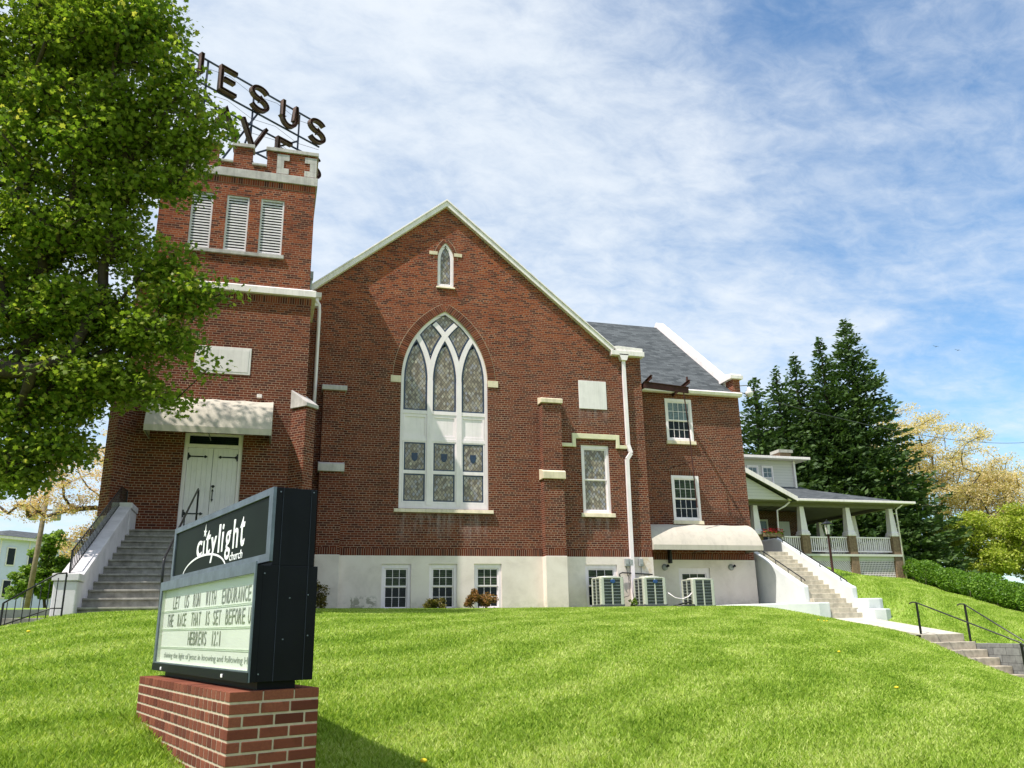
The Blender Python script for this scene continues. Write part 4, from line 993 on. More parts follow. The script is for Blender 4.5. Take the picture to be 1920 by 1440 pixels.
def low_rail():
    t = thing('low_railing', (-9.2, -9.2, .3), 'black iron railing with thin pickets stepping down beside the lower left walk', 'railing', 'black iron railings round the church stairs')
    A = Vector((-8.80, -9.0, .38)); B = Vector((-9.75, -9.0, .10)); hA, hB = .70, .46
    b = MB().tube([(-8.80, -8.95, .72+.30), (-8.80, -9.0, A.z+hA), (-8.95, -9.0, A.z+hA-.01), tuple(B+Vector((0, 0, hB)))], .016, 7)
    b.tube([(-8.80, -9.0, .46), (-8.98, -9.0, .46), (-9.75, -9.0, .17)], .012, 6).build('rail', 'black_iron', t, smooth=True)
    c = MB().tube([(-8.80, -9.0, .28), (-8.80, -9.0, A.z+hA)], .017, 6)
    c.build('post', 'black_iron', t); MB().tube([(-9.75, -9.0, .05), (-9.75, -9.0, B.z+hB)], .02, 6).build('post', 'black_iron', t); c = MB()
    for k in range(1, 8):
        f = A.lerp(B, k/7.5); c.tube([(f.x, f.y, f.z-.03+.02), (f.x, f.y, f.z+hA+(hB-hA)*k/7.5-.02)], .009, 5)
    c.build('baluster', 'black_iron', t)
low_rail()
tag(MB().box(-13.5, -9.25, -6.2, -5.9, -.3, .52).build('low_wall', 'concrete', None, bevel=.015), 'low pale concrete wall left of the front stairs behind the thin railing', 'wall')
o = MB().box(-10.6, -9.0, -9.6, -8.85, -.2, .16).box(-10.2, -9.0, -8.85, -8.2, -.2, .30).build('side_step', 'old_concrete', None, bevel=.01); tag(o, 'worn concrete side steps at the left edge of the lawn under the thin railing', 'steps')

def side_stairs():
    t = thing('side_stairs', (12.8, -1, .3), 'long concrete side stairs between rounded white walls right of the church', 'stairs')
    b = MB(); z = .085; y = -2.42; k = 0; rise, tr = .163, .272
    while z < 2.5:
        xa, xb = (12.2, 13.5) if k > 2 else (12.2, 13.45)
        b.box(xa, xb, y, y+tr+(.06 if z+rise < 2.5 else 5.2), z-.25, z+rise); z += rise; y += tr; k += 1
    b.build('step', 'step_concrete', t, bevel=.014)
    fx = lambda u, v, d: (d, u, v)
    def cheek(xa, xb, ynear, top_near, ytop, ztop, yend):
        # side profile with a rounded nose
        P = [(yend, -.3), (yend, ztop), (ytop, ztop), (ynear+.16, top_near)]
        P += [(ynear+.16-.16*math.sin(i/6*math.pi/2), top_near-.10+.10*math.cos(i/6*math.pi/2)) for i in range(1, 7)]+[(ynear, -.3)]
        return MB().prism(P[::-1], fx, xa, xb).build('cheek_wall', 'cheek_white', t, bevel=.05)
    cheek(11.98, 12.2, -1.40, 1.20, 1.4, 2.52, 6)
    cheek(13.45, 13.67, -1.95, 1.14, 2.1, 3.12, 7)
    # stepped, rounded low walls at the foot on the right
    def curved(pts, w_, z0, z1, name):
        L_, Q = [], []
        for i, p in enumerate(pts):
            a = Vector(pts[max(0, i-1)]); c = Vector(pts[min(len(pts)-1, i+1)]); d = (c-a).normalized(); n_ = Vector((-d.y, d.x))*w_/2; L_.append(Vector(p)+n_); Q.append(Vector(p)-n_)
        return MB().prism([tuple(p) for p in L_+Q[::-1]], lambda u, v, d: (u, v, d), z0, z1).build(name, 'cheek_white', t, bevel=.04)
    curved([(13.56, -1.90), (13.58, -2.15), (13.72, -2.28), (14.1, -2.30), (14.25, -2.26)], .24, -.3, .70, 'end_wall')
    curved([(13.52, -2.1), (13.50, -2.45), (13.62, -2.66), (13.95, -2.72), (14.12, -2.66), (14.16, -2.45)], .26, -.3, .36, 'end_wall')
    c = [(12.15, -1.3), (12.20, -2.2), (12.12, -2.38), (11.8, -2.36), (11.0, -1.9), (10.2, -1.2), (9.7, -.4), (9.55, .5)]
    curved(c, .18, -.3, .585, 'kerb_wall')
    MB().prism([(12.2, -2.25), (11.8, -2.25), (11.0, -1.8), (10.3, -1.1), (9.8, -.4), (9.6, 1.0), (12.0, 1.0), (12.2, -1.3)], lambda u, v, d: (u, v, d), .2, .545).build('landing', 'path_concrete', t)
    def rail(x, y0, z0, y1, z1):
        b = MB().tube([(x, y0, z0+.10), (x, y0+.05, z0+.16), (x, y1, z1+.14), (x, y1+.1, z1+.08)], .02, 8)
        for k in range(4): f = (k+.3)/3.6; b.tube([(x, y0+(y1-y0)*f, z0+(z1-z0)*f+.14), (x, y0+(y1-y0)*f, z0+(z1-z0)*f-.06)], .014, 6)
        o_ = b.build('wall_rail', 'black_iron', t, smooth=True)
    rail(12.22, -1.2, 1.22, 1.3, 2.45); rail(13.47, -1.75, 1.16, 2.0, 3.02)
def sm():
    t = MT('cheek_white'); c = t.ramp(t.noise(1.6, 6, .65), [(.3, (.58, .60, .60)), (.6, (.68, .69, .68)), (.8, (.74, .74, .72))]); t.color(c).pr(.8, .2).bump(t.noise(22, 5), .25, .01)
sm(); flat('step_concrete', (.50, .45, .36), .9, .2, 0, .28, 5., .3, streak=0.5)
side_stairs()
def walk():
    fx = lambda u, v, d: (d, u, v)
    o = MB().prism([(-2.42, .088), (-6.20, -.400), (-6.20, -.55), (-2.42, -.10)], fx, 12.2, 13.6).build('path', 'path_concrete'); tag(o, None, None, None, 'structure')
    b = MB(); z, y = -.40, -6.20; t = thing('lower_steps', (12.9, -7, -1), 'worn concrete steps dropping from the walk beside the grey block wall', 'steps')
    for k in range(5):
        b.box(12.15-.0, 13.62+.0, y-.42, y+.02, z-.60, z-.21); z -= .20; y -= .36
    b.build('step', 'old_path', t, bevel=.02)
    MB().box(12.2, 13.62, -6.24, -6.0, -.62, -.404).build('step', 'old_path', t, bevel=.012)
flat('old_path', (.40, .35, .28), .9, .2, 0, .35, 6., .3)
walk()
tag(MB().box(13.64, 13.97, -10.5, -6.40, -1.9, -.66).box(13.9, 24, -10.5, -10.2, -1.9, -.9).build('retaining_wall', 'retaining_block', None, bevel=.01), 'grey split block retaining wall right of the lower steps', 'wall')
def road():
    for nm, y0, y1, mt, dz in (('road', -75, -31.5, 'asphalt', .03), ('pavement', -31.5, -29.2, 'path_concrete', .13)):
        b = MB(); xs = np.arange(-90, 91, 6.); ys = np.linspace(y0, y1, 5); b.v = [(x, y, gz(x, max(y, -31))+dz) for y in ys for x in xs]; n = len(xs)
        for j in range(4):
            for i in range(n-1): b.f.append((j*n+i, j*n+i+1, (j+1)*n+i+1, (j+1)*n+i)); b.r.append(.5)
        tag(b.build(nm, mt), None, None, None, 'structure')
flat('asphalt', (.06, .06, .062), .9, .2, 0, .2, 8., .3)
road()
o = MB().box(9, 60, -12.2, -10.55, -1.75, -1.60).build('sidewalk', 'path_concrete'); tag(o, None, None, None, 'structure')
def slope_rail(x, label, pts, posts):
    t = thing('walk_handrail', (x, -6.2, -.4), label, 'handrail', 'handrails at the top of the lower steps')
    MB().tube([(x, *p) for p in pts], .020, 8).build('rail', 'bare_steel_dark', t, smooth=True)
    for (y, z0, z1) in posts: MB().box(x-.022, x+.022, y-.022, y+.022, z0, z1).build('post', 'black_iron', t)
flat('bare_steel_dark', (.06, .062, .055), .4, .5, .6, .5, 4.)
slope_rail(12.28, 'thin black handrail on the lawn side of the lower steps, nearer one', [(-5.85, .44), (-5.95, .47), (-6.10, .46), (-9.35, -.58), (-9.40, -.66)], [(-6.12, -.45, .45), (-9.36, -1.6, -.60)])
slope_rail(13.55, 'thin black handrail beside the grey block wall of the lower steps, farther one', [(-6.25, .37), (-6.35, .40), (-6.50, .39), (-8.30, -.60), (-8.36, -.7)], [(-6.52, -.62, .38), (-8.30, -1.6, -.60)])
# ------------------------------------------------------------------ yard sign
def yard_sign():
    az = R(-18.3); Ld = Vector((math.sin(az), math.cos(az), 0)); Sd = Vector((math.cos(az), -math.sin(az), 0)); A = Vector((-5.444, -20.469, 0))
    M = Matrix((( Ld.x, Sd.x, 0, A.x), (Ld.y, Sd.y, 0, A.y), (0, 0, 1, 0), (0, 0, 0, 1)))   # local (l, s, z)
    t = thing('church_sign', tuple(A+Ld*1.3+Sd*.28+Vector((0, 0, -.8))), 'black steel church sign cabinet with changeable letter board on a red brick base', 'sign')
    # base laid brick by brick
    PL, PS, top = 2.60, .558, -.345; cz = .0705; b = MB(M); core = MB(M); core.box(.004, PL-.004, .004, PS-.004, -1.3, top-.006).build('mortar_core', 'mortar', t)
    for k in range(13):
        z1 = top-k*cz; z0 = z1-.0565
        if k == 0:   # top course: rowlocks across, seen as headers on the long side
            n = 26; w_ = PL/n
            for i in range(n): b.box(i*w_+.007 if i else 0, (i+1)*w_-.007, 0, .20, z0, z1)
            for i in range(3): b.box(i*.2+.0 if i else .0, 0, 0, 0, z0, z1) if False else None
            xs = [0.206, .40, .556]; 
            for (sa, sb) in ((.208, .395), (.402, PS)): 
                for i in range(13): b.box(i*.2+.004 if i else .0003, (i+1)*.2-.004, sa, sb-.0003, z0, z1)
            continue
        off = .5 if k % 2 else 0.
        n = 25; w_ = PL/n
        x = -off*w_
        while x < PL:
            a, c = max(0, x)+.0075, min(PL, x+w_)-.0075
            if c-a > .015: b.box(a, c, 0, .09, z0, z1); b.box(a, c, PS-.09, PS, z0, z1)
            x += w_
        offs = (0, .19, .375, PS) if k % 2 else (0, .085, .28, .47, PS)
        for sa, sb in zip(offs[:-1], offs[1:]):
            j = random.uniform(-.002, .002)
            b.box(-.001+j, .09, sa+.006 if sa else 0.001, sb-.006 if sb < PS else sb-.001, z0, z1); b.box(PL-.09, PL+.001, sa+.004, sb-.004, z0, z1)
    b.build('brick_base', 'pier_brick', t, bevel=.004)
    z0 = -.296
    MB(M).box(.06, 2.50, .18, .42, top, z0+.01).build('pedestal', 'sign_black', t)
    # lower cabinet: S .103-.505, upper cabinet S .188-.48
    cb = MB(M).box(-.005, 2.60, .150, .508, z0, .400).build('cabinet', 'sign_black', t, bevel=.003)
    MB(M).plate(rect(-.005, 2.60, z0, .400), [rect(.010, 2.56, -.236, .358)], lambda u, v, d: (u, d, v), .1105, .1495).build('cabinet_rim', 'sign_black', cb)
    MB(M).box(-.001, 2.64, .205, .482, .4001, .900).build('upper_cabinet', 'sign_black', t, bevel=.004)
    s = MB(M)
    for l in (.0,):
        s.box(-.0065, -.004, .25, .253, .40, .9).box(-.0065, -.004, .44, .443, .40, .9).box(-.009, -.0055, .25, .253, z0, .40).box(-.009, -.0055, .44, .443, z0, .40)
    s.build('side_seam', 'seam_black', t)
    rv = MB(M)
    for (ss, z) in ((.232, .87), (.455, .88), (.33, .2), (.45, .22), (.30, -.05), (.46, -.03), (.16, .35), (.16, -.25)): rv.lathe([(.005, 0), (.005, .004)], (0, 0, 0), 8) if False else rv.box(-.010, -.004, ss-.004, ss+.004, z-.004, z+.004)
    rv.build('rivet', 'alu_frame', t)
    # upper panel and frame (face looks to -S)
    fl = lambda u, v, d: (u, d, v)
    MB(M).plate(rect(-.002, 2.66, .425, .901), [rect(.075, 2.60, .478, .852)], fl, .183, .206).build('panel_frame', 'alu_frame', t, bevel=.003)
    pn = MB(M).box(.07, 2.61, .197, .203, .47, .86).build('sign_panel', 'sign_panel_dark', t)
    O = A+Sd*.1965; ux, uy = -Ld, Vector((0, 0, 1))
    def tx(name, body, l0, l1, z0_, z1_, mat, par, s_=.1965, ext=.003, fit=None, bold=0.): return text_mesh(name, body, mat, par, tuple(A+Sd*s_), tuple(ux), tuple(uy), -l0, -l1, z0_, z1_, ext, fit, bold)
    # logo, letter by letter
    bd = .012
    for (ch, l0, l1, za, zb) in (('c', 1.87, 1.715, .585, .715), ('t', 1.60, 1.475, .578, .775), ('y', 1.455, 1.30, .515, .712), ('l', 1.245, 1.205, .577, .790), ('i', 1.155, 1.115, .577, .783), ('g', 1.055, .925, .507, .717), ('h', .865, .745, .575, .785), ('t', .70, .595, .574, .782)):
        tx('logo_letter', ch, l0, l1, za, zb, 'lettering_white', pn, bold=bd)
    MB(M).box(1.640, 1.675, .1935, .1965, .580, .705).build('logo_letter', 'lettering_white', pn)
    st = []
    for i in range(10):
        r_ = (.058 if i == 0 else .038) if i % 2 == 0 else .015; a_ = math.pi/2+i*math.pi/5+.12; st.append((1.648+r_*math.cos(a_)*1.3, .770+r_*math.sin(a_)*1.15))
    MB(M).prism(st, fl, .1935, .1965).build('logo_star', 'lettering_white', pn)
    ap = []; N = 30
    for i in range(N+1):
        a_ = math.pi*(i/N); ap.append((a_))
    def sw(cx, cz_, rx, rz, a0, a1, w0, w1):
        lo, hi = [], []
        for i in range(25):
            a_ = a0+(a1-a0)*i/24; w_ = w0+(w1-w0)*math.sin(math.pi*i/24)
            hi.append((cx+(rx+w_)*math.cos(a_), cz_+(rz+w_*.6)*math.sin(a_))); lo.append((cx+(rx-w_)*math.cos(a_), cz_+(rz-w_*.6)*math.sin(a_)))
        return lo+hi[::-1]
    MB(M).prism(sw(1.64, .44, .64, .150, R(10), R(168), .006, .014), fl, .1925, .1963).build('logo_arc', 'lettering_white', pn)
    tx('logo_word', 'church', .92, .615, .492, .552, 'lettering_white', pn)
    # lower board
    MB(M).plate(rect(-.010, 2.62, z0-.002, .425), [rect(.014, 2.55, -.230, .350)], fl, .098, .110).build('board_frame', 'alu_frame', t, bevel=.003)
    MB(M).box(-.012, 2.62, .094, .0975, z0-.002, -.240).build('lower_rail', 'sign_black', t)
    bo = MB(M).box(.011, 2.559, .136, .144, -.235, .357).build('letter_board', 'board_white', t)
    MB(M).box(.011, 2.559, .111, .1355, .3505, .3575).box(.011, 2.559, .111, .1355, -.2355, -.229).box(2.551, 2.559, .111, .1355, -.228, .350).build('board_lining', 'board_track', bo)
    tr = MB(M)
    for z in (.168, .178, .022, .032, -.110, -.120): tr.box(.012, 2.550, .1325, .1355, z-.0022, z+.0022)
    tr.build('letter_track', 'board_track', bo)
    def words(lst, za, zb, mat='lettering_dark', sp=None):
        for wd, l0, l1 in lst:
            l0, l1 = .995*l0+.098, .995*l1+.098; n = len(wd); p = (l0-l1)/n
            # individual slotted letters on pale plates
            for i, ch in enumerate(wd):
                if ch == ' ': continue
                a_, c_ = l0-p*i, l0-p*(i+1)+.016
                if ch in 'I1:': m_ = (a_+c_)/2; a_, c_ = m_+.009, m_-.009
                tx('board_letter', ch, a_, c_, za, zb, mat, bo, .1345, .002)
    words([('LET', 2.15, 1.92), ('US', 1.77, 1.62), ('RUN', 1.50, 1.28), ('WITH', 1.133, .85), ('ENDURANCE', .713, .045)], .190, .290)
    words([('THE', 2.30, 2.08), ('RACE', 1.946, 1.66), ('THAT', 1.515, 1.22), ('IS', 1.10, .98), ('SET', .896, .69), ('BEFORE', .588, .14), ('U', .085, .02)], .050, .150)
    words([('HEBREWS', 1.56, 1.02), ('12:1', .896, .65)], -.090, .008)
    tx('board_words', 'shining the light of Jesus in knowing and following H', 2.394, .137, -.207, -.152, 'lettering_grey', bo, .1345, .001)
    MB(M).box(.012, 2.555, .1065, .1085, -.232, .352).build('board_glass', 'clear_glass', t)
    MB(M).box(.5, .53, .085, .094, -.285, -.262).box(2.25, 2.28, .085, .094, -.288, -.265).build('latch', 'lettering_white', t, bevel=.004)
yard_sign()

# ------------------------------------------------------------------ things along the wall
def ac_unit():
    X = .40; t = thing('air_conditioner', (0, 0, 0), 'x', 'air conditioner', 'condenser units on slabs by the wall')
    H = .90
    MB().box(-.47, .47, -.47, .47, -.14, -.005).build('slab', 'concrete', t, bevel=.01)
    MB().box(-X, X, -X, X, 0, .06).box(-.33, .33, -.33, .33, .06, H-.05).build('core', 'ac_dark', t)
    for sx in (-1, 1):
        for sy in (-1, 1): MB().prism([(sx*X, sy*(X-.12)), (sx*X, sy*(X-.03)), (sx*(X-.03), sy*X), (sx*(X-.12), sy*X), (sx*(X-.12), sy*(X-.03)), (sx*(X-.03), sy*(X-.12))], lambda u, v, d: (u, v, d), .04, H-.04).build('corner_post', 'ac_body', t, bevel=.01)
    MB().box(-.02, .02, -X, -X+.03, .05, H-.04).build('middle_post', 'ac_body', t); MB().box(-X, -X+.03, -.02, .02, .05, H-.04).build('middle_post', 'ac_body', t)
    l = MB()
    for k in range(9):
        z = .06+(H-.14)*k/8.; l.box(-X+.02, X-.02, -X+.004, -X+.022, z, z+.014).box(-X+.004, -X+.022, -X+.02, X-.02, z, z+.014).box(X-.022, X-.004, -X+.02, X-.02, z, z+.014).box(-X+.02, X-.02, X-.022, X-.004, z, z+.014)
    l.build('louvre', 'ac_grille', t)
    f = MB()
    for k in range(46):
        z = .07+(H-.16)*k/46; f.box(-X+.06, X-.06, -X+.03, -X+.06, z, z+.006).box(-X+.03, -X+.06, -X+.06, X-.06, z, z+.006)
    f.build('fin', 'ac_blade', t)
    MB().prism([(-X, -X+.06), (-X+.06, -X), (X-.06, -X), (X, -X+.06), (X, X-.06), (X-.06, X), (-X+.06, X), (-X, X-.06)], lambda u, v, d: (u, v, d), H-.045, H).lathe([(.34, H), (.33, H+.03), (.30, H+.035), (.05, H+.02)], (0, 0, 0), 24).build('top', 'ac_body', t, bevel=.012)
    return t
ac0 = ac_unit(); ac0.location = (5.16, -.82, .56); ac0['label'] = 'pale grey air conditioner with blue badge under the right basement window, leftmost unit'
ac1 = copy_thing(ac0, (6.63, -.82, .55), 0, 'pale grey air conditioner with blue badge below the white downpipe, middle of three units')
ac2 = copy_thing(ac0, (8.36, -.82, .50), 0, 'pale grey air conditioner without badge, rightmost unit, in front of the awning window')
for a_ in (ac0, ac1):
    x, y, z = a_.location; MB(Matrix.Translation((x+.02, y-.402, z+.76)) @ Matrix.Rotation(R(90), 4, 'X') @ Matrix.Diagonal((1, .72, 1, 1))).lathe([(.085, 0), (.085, .01), (.07, .018)], (0, 0, 0), 16).build('badge', 'ac_badge', a_)
def box_thing(x, z, label):
    t = thing('disconnect_box', (x, -.05, z), label, 'electrical box', 'electrical boxes by the downpipe')
    MB().box(x-.07, x+.07, -.13, -.03, z, z+.25).build('body', 'box_grey', t, bevel=.012); MB().box(x-.05, x+.05, -.150, -.131, z+.05, z+.22).build('cover', 'box_grey', t, bevel=.01)
    MB().tube([(x, -.07, z), (x, -.07, z-.2), (x+.02, -.06, z-.32)], .013, 6).build('conduit', 'bare_steel', t)
box_thing(6.20, 1.87, 'grey electrical box on the stucco, leftmost of the pair left of the downpipe'); box_thing(6.345, 1.87, 'grey electrical box on the stucco directly beside the left edge of the downpipe'); box_thing(6.72, 1.87, 'grey electrical box on the stucco right of the white downpipe')
b = MB().tube([(5.92, -.12, 1.50), (5.90, -.12, 1.62), (6.0, -.12, 1.66), (7.1, -.11, 1.60)], .022, 7).tube([(6.22, -.1, 1.6), (6.2, -.2, 1.2), (6.05, -.45, .9), (5.6, -.6, .8)], .010, 5)
tag(b.build('refrigerant_line', 'black_rubber', None, smooth=True), 'black insulated pipe run across the stucco above the air conditioners', 'pipe')
b = MB()
for k in range(3): b.tube([(7.30+.12*math.cos(a/8*6.28+k), .55+.02*k+.03*math.sin(a), 1.62+.13*math.sin(a/8*6.28+k)) for a in range(9)], .012, 5)
tag(b.build('cable_coil', 'bare_steel', None, smooth=True), 'tangled coil of shiny cable at the corner under the wing awning', 'cable')
tag(MB().tube([(7.08, -1.15, .98), (7.3, -1.25, .80), (7.55, -1.25, .76), (7.78, -1.22, .83), (7.96, -1.15, .95)], .018, 7).build('hose', 'white_paint', None, smooth=True), 'white hose sagging between the middle and right air conditioners', 'hose')
tag(MB().tube([(7.15, -1.55, .50), (7.45, -1.60, .51), (7.78, -1.58, .53)], .065, 12).tube([(7.2, -1.3, .55), (7.5, -1.35, .62), (7.9, -1.2, .68)], .025, 8).build('drain_pipe', 'black_rubber', None, smooth=True), 'short black corrugated drain pipe lying on the grass by the air conditioners', 'pipe')

def bush(name, c, r, n, size, mat, label, h=None, cat='shrub', group=None):
    h = h or r*1.2; t = thing(name, c, label, cat, group); bl = []
    for k in range(17):
        a = random.uniform(0, 6.28); q = random.uniform(.1, .80); bl.append((c[0]+r*q*math.cos(a), c[1]+r*q*math.sin(a), c[2]+h*random.uniform(.22, .88-.3*q), r*random.uniform(.16, .36), r*random.uniform(.16, .36), h*random.uniform(.12, .24), 1.))
    P = blob_points(bl, n/17); P = P[P[:, 2] > c[2]-.02]
    leaf_soup('foliage', P, size, mat, t, up=.3)
    at = [tuple(P[rng.integers(len(P))]) for _ in range(16)]; grow((c[0], c[1], c[2]-.1), at, .02, t, 'bark', 'stem', rmin=.004, seg=4); return t
bush('shrub', (-.50, -.95, gz(-.5, -.95)-.02), .44, 2600, .045, 'shrub_leaf', 'small yellow green shrub in front of the middle basement window', .48)
bush('shrub', (.86, -.95, gz(.86, -.95)-.02), .60, 4200, .05, 'shrub_copper', 'copper tipped round shrub in front of the third basement window', .72)
bush('shrub', (-3.98, -1.05, gz(-4, -1)), .55, 2600, .05, 'shrub_leaf', 'dark leggy shrub half hidden behind the black sign at the wall base', .95)
bush('weed', (5.90, -1.15, .50), .17, 420, .05, 'weed_leaf', 'tuft of tall weeds between the left and middle air conditioners', .36, 'weed')

# ------------------------------------------------------------------ porch house on the right
def porch_house():
    t = thing('porch_house', (24, 15, 2.6), 'house with brick piers, white wraparound porch and pale clapboard dormer', 'house')
    F = 3.50; Y0, Y1 = 13., 19.; X0, X1 = 14.5, 28.75
    # brick body
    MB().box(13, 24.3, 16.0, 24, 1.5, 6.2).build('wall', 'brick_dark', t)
    w_ = MB().plate(rect(20.9, 22.3, 3.9, 5.7), [rect(21.0, 22.2, 4.0, 5.6)], XZ(15.93), 0, .06).build('porch_window', 'siding_cream', t)
    MB().box(21.0, 22.2, 15.96, 15.99, 4.9, 5.6).build('pane', 'glass_shade', w_); MB().box(21.0, 22.2, 15.96, 15.99, 4.0, 4.9).build('pane', 'glass_dark', w_)
    MB().box(22.9, 23.7, 15.9, 15.99, 3.6, 5.6).build('door', 'siding_cream', t); MB().box(19.0, 19.9, 15.9, 15.99, 3.6, 5.6).build('door', 'siding_cream', t)
    # porch deck and skirt
    MB().box(X0, X1+.05, Y0-.05, 16, F-.12, F).box(24.3, X1+.05, 16, 22, F-.12, F).box(X0, X1+.02, Y0+.1, Y0+.16, F-.34, F-.121).build('porch_floor', 'siding_cream', t)
    def pillar(x, y, zg):
        b = MB().box(x-.24, x+.24, y, y+.48, zg-.3, 4.50).build('pier', 'buff_brick', t)
        MB().box(x-.28, x+.28, y-.04, y+.52, 4.501, 4.60).build('pier_cap', 'trim_white', b, bevel=.01)
        q = [(-.25, 4.602), (.25, 4.602), (.15, 4.85), (.13, 6.07), (-.13, 6.07), (-.15, 4.85)]
        c = MB(); vs = []
        for (hw_, z) in ((.25, 4.602), (.25, 4.70), (.20, 4.76), (.125, 6.07)): vs += [(x-hw_, y+.24-hw_, z), (x+hw_, y+.24-hw_, z), (x+hw_, y+.24+hw_, z), (x-hw_, y+.24+hw_, z)]
        fs = [(3, 2, 1, 0), (12, 13, 14, 15)]+[(k*4+i, k*4+(i+1) % 4, k*4+4+(i+1) % 4, k*4+4+i) for k in range(3) for i in range(4)]
        c.add(vs, fs).build('column', 'white_paint', t)
    xs = (19.75, 22.65, 25.62, 28.50)
    for x in xs: pillar(x, Y0, 2.1)
    for y in (16.2, 19.4): pillar(28.50, y, 2.)
    pillar(25.4, 21.6, 2.2)
    def balus(p, q, n):
        b = MB().bar((*p, 4.42), (*q, 4.42), .10, .07).bar((*p, 3.66), (*q, 3.66), .08, .07)
        r = b.build('porch_rail', 'white_paint', t); c = MB()
        for i in range(n): f = (i+.5)/n; x = p[0]+(q[0]-p[0])*f; y = p[1]+(q[1]-p[1])*f; c.box(x-.028, x+.028, y-.02, y+.02, 3.68, 4.40)
        c.build('baluster', 'white_paint', r)
    balus((21.4, Y0+.2), (22.41, Y0+.2), 8); balus((22.89, Y0+.2), (25.38, Y0+.2), 19); balus((25.86, Y0+.2), (28.26, Y0+.2), 18); balus((28.5, Y0+.5), (28.5, 16.2), 22); balus((28.5, 16.7), (28.5, 19.4), 18)
    MB().box(22.9, 28.3, Y0+.12, Y0+.18, 3.30, 3.52).build('skirt_board', 'white_paint', t)
    # lattice
    for (x0, x1, dg) in ((22.9, 25.37, True), (25.87, 28.25, False)):
        b = MB(); z0, z1 = 2.0, 3.28; p = .115
        if dg:
            n = int((x1-x0+z1-z0)/p)
            for k in range(n):
                s_ = k*p
                for sg in (1, -1):
                    pa = []; 
                    if sg == 1: a = (x0+s_, z0); c = (x0+s_-(z1-z0), z1)
                    else: a = (x1-s_, z0); c = (x1-s_+(z1-z0), z1)
                    # clip to the opening
                    def cl(a, c):
                        (ax, az_), (cx_, cz_) = a, c; dx, dz = cx_-ax, cz_-az_; lo, hi = 0., 1.
                        for lim, s2 in ((x0, 1), (x1, -1)):
                            va, vd = (ax-lim)*s2, dx*s2
                            if vd > 0: lo = max(lo, -va/vd)
                            elif vd < 0: hi = min(hi, -va/vd)
                            elif va < 0: return None
                        return ((ax+dx*lo, az_+dz*lo), (ax+dx*hi, az_+dz*hi)) if hi-lo > .02 else None
                    r = cl(a, c)
                    if r: b.bar((r[0][0], Y0+.14+.012*sg, r[0][1]), (r[1][0], Y0+.14+.012*sg, r[1][1]), .012, .035, up=(0, 1, 0)) if False else b.bar((r[0][0], Y0+.14+.012*sg, r[0][1]), (r[1][0], Y0+.14+.012*sg, r[1][1]), .035, .010, up=(0, 1, 0))
        else:
            x = x0
            while x < x1: b.box(x, x+.035, Y0+.13, Y0+.14, z0, z1); x += .10
            z = z0
            while z < z1: b.box(x0, x1, Y0+.142, Y0+.152, z, z+.035); z += .10
        b.build('lattice', 'white_paint', t)
        if not dg: pass
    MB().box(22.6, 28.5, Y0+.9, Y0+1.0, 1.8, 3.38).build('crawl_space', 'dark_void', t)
    # porch roof
    E0 = Y0-.45
    MB().box(X0, X1+.1, Y0+.15, Y0+.35, 6.071, 6.24).box(X1-.35, X1-.15, Y0+.35, 21.9, 6.071, 6.24).build('beam', 'soffit_brown', t)
    MB().box(X0, X1+.75, E0, 16, 6.241, 6.29).box(24.3, X1+.75, 16, 22.4, 6.241, 6.29).build('soffit', 'soffit_brown', t)
    rf = MB(); vs = [(20.2, E0, 6.36), (29.6, E0, 6.36), (29.6, 22.4, 6.36), (13, 22.4, 6.36), (13, 16.3, 6.9), (20.2, 16.6, 7.35), (25.2, 16.9, 7.42), (25.2, 19.5, 7.5)]
    rf.add([(13, E0, 6.36), (29.6, E0, 6.36), (25.4, 16.9, 7.75), (13, 16.9, 7.75), (29.6, 22.6, 6.36), (25.4, 22.6, 7.75)], [(0, 1, 2, 3), (1, 4, 5, 2)])
    rf.add([(13, E0, 6.30), (29.6, E0, 6.30), (29.6, 22.6, 6.30), (13, E0, 6.36), (29.6, E0, 6.36), (29.6, 22.6, 6.36)], [(0, 1, 4, 3), (1, 2, 5, 4)])
    rf.build('porch_roof', 'shingle', t)
    MB().box(21.4, 29.70, E0-.13, E0, 6.28, 6.41).box(29.60, 29.73, E0, 22.6, 6.28, 6.41).build('gutter', 'trim_white', t, bevel=.02)
    # entry gable
    g = MB().prism([(16.0, 6.30), (21.35, 6.30), (18.0, 7.95)], XZ(Y0-.55), 0, .12); g.build('gable_siding', 'siding_lap', t)
    MB().prism([(21.75, 6.22), (21.75, 6.42), (18.0, 8.28), (14.2, 6.42), (14.2, 6.22), (18.0, 8.05)], XZ(Y0-.85), 0, 4.5).build('gable_roof', 'shingle', t)
    MB().prism([(21.78, 6.20), (21.78, 6.44), (18.0, 8.31), (18.0, 8.02)], XZ(Y0-.90), 0, .05).build('bargeboard', 'trim_white', t)
    # main roof and dormer
    rf = MB(); rf.add([(13, 16.5, 7.6), (25.9, 16.5, 7.6), (22.5, 20., 9.6), (13, 20., 9.6), (25.9, 23.5, 7.0)], [(0, 1, 2, 3), (1, 4, 2)]); rf.build('roof', 'shingle', t)
    MB().box(19.0, 25.25, 16.9, 22, 7.2, 9.42).build('dormer', 'siding_lap', t)
    MB().box(18.5, 25.9, 16.4, 22.4, 9.43, 9.56).build('dormer_roof', 'trim_white', t, bevel=.02)
    MB().box(18.5, 25.95, 16.28, 16.40, 9.42, 9.58).build('dormer_gutter', 'trim_white', t, bevel=.02)
    MB().box(25.05, 25.17, 16.78, 16.90, 7.3, 9.4).build('dormer_pipe', 'trim_white', t)
    for x in (22.25, 23.25):
        double_hung('dormer_window', x-.38, x+.38, 7.66, 9.06, 16.9, 2, 2, ('glass_shade', 'glass_dark'), .07, -.06, parent=t)
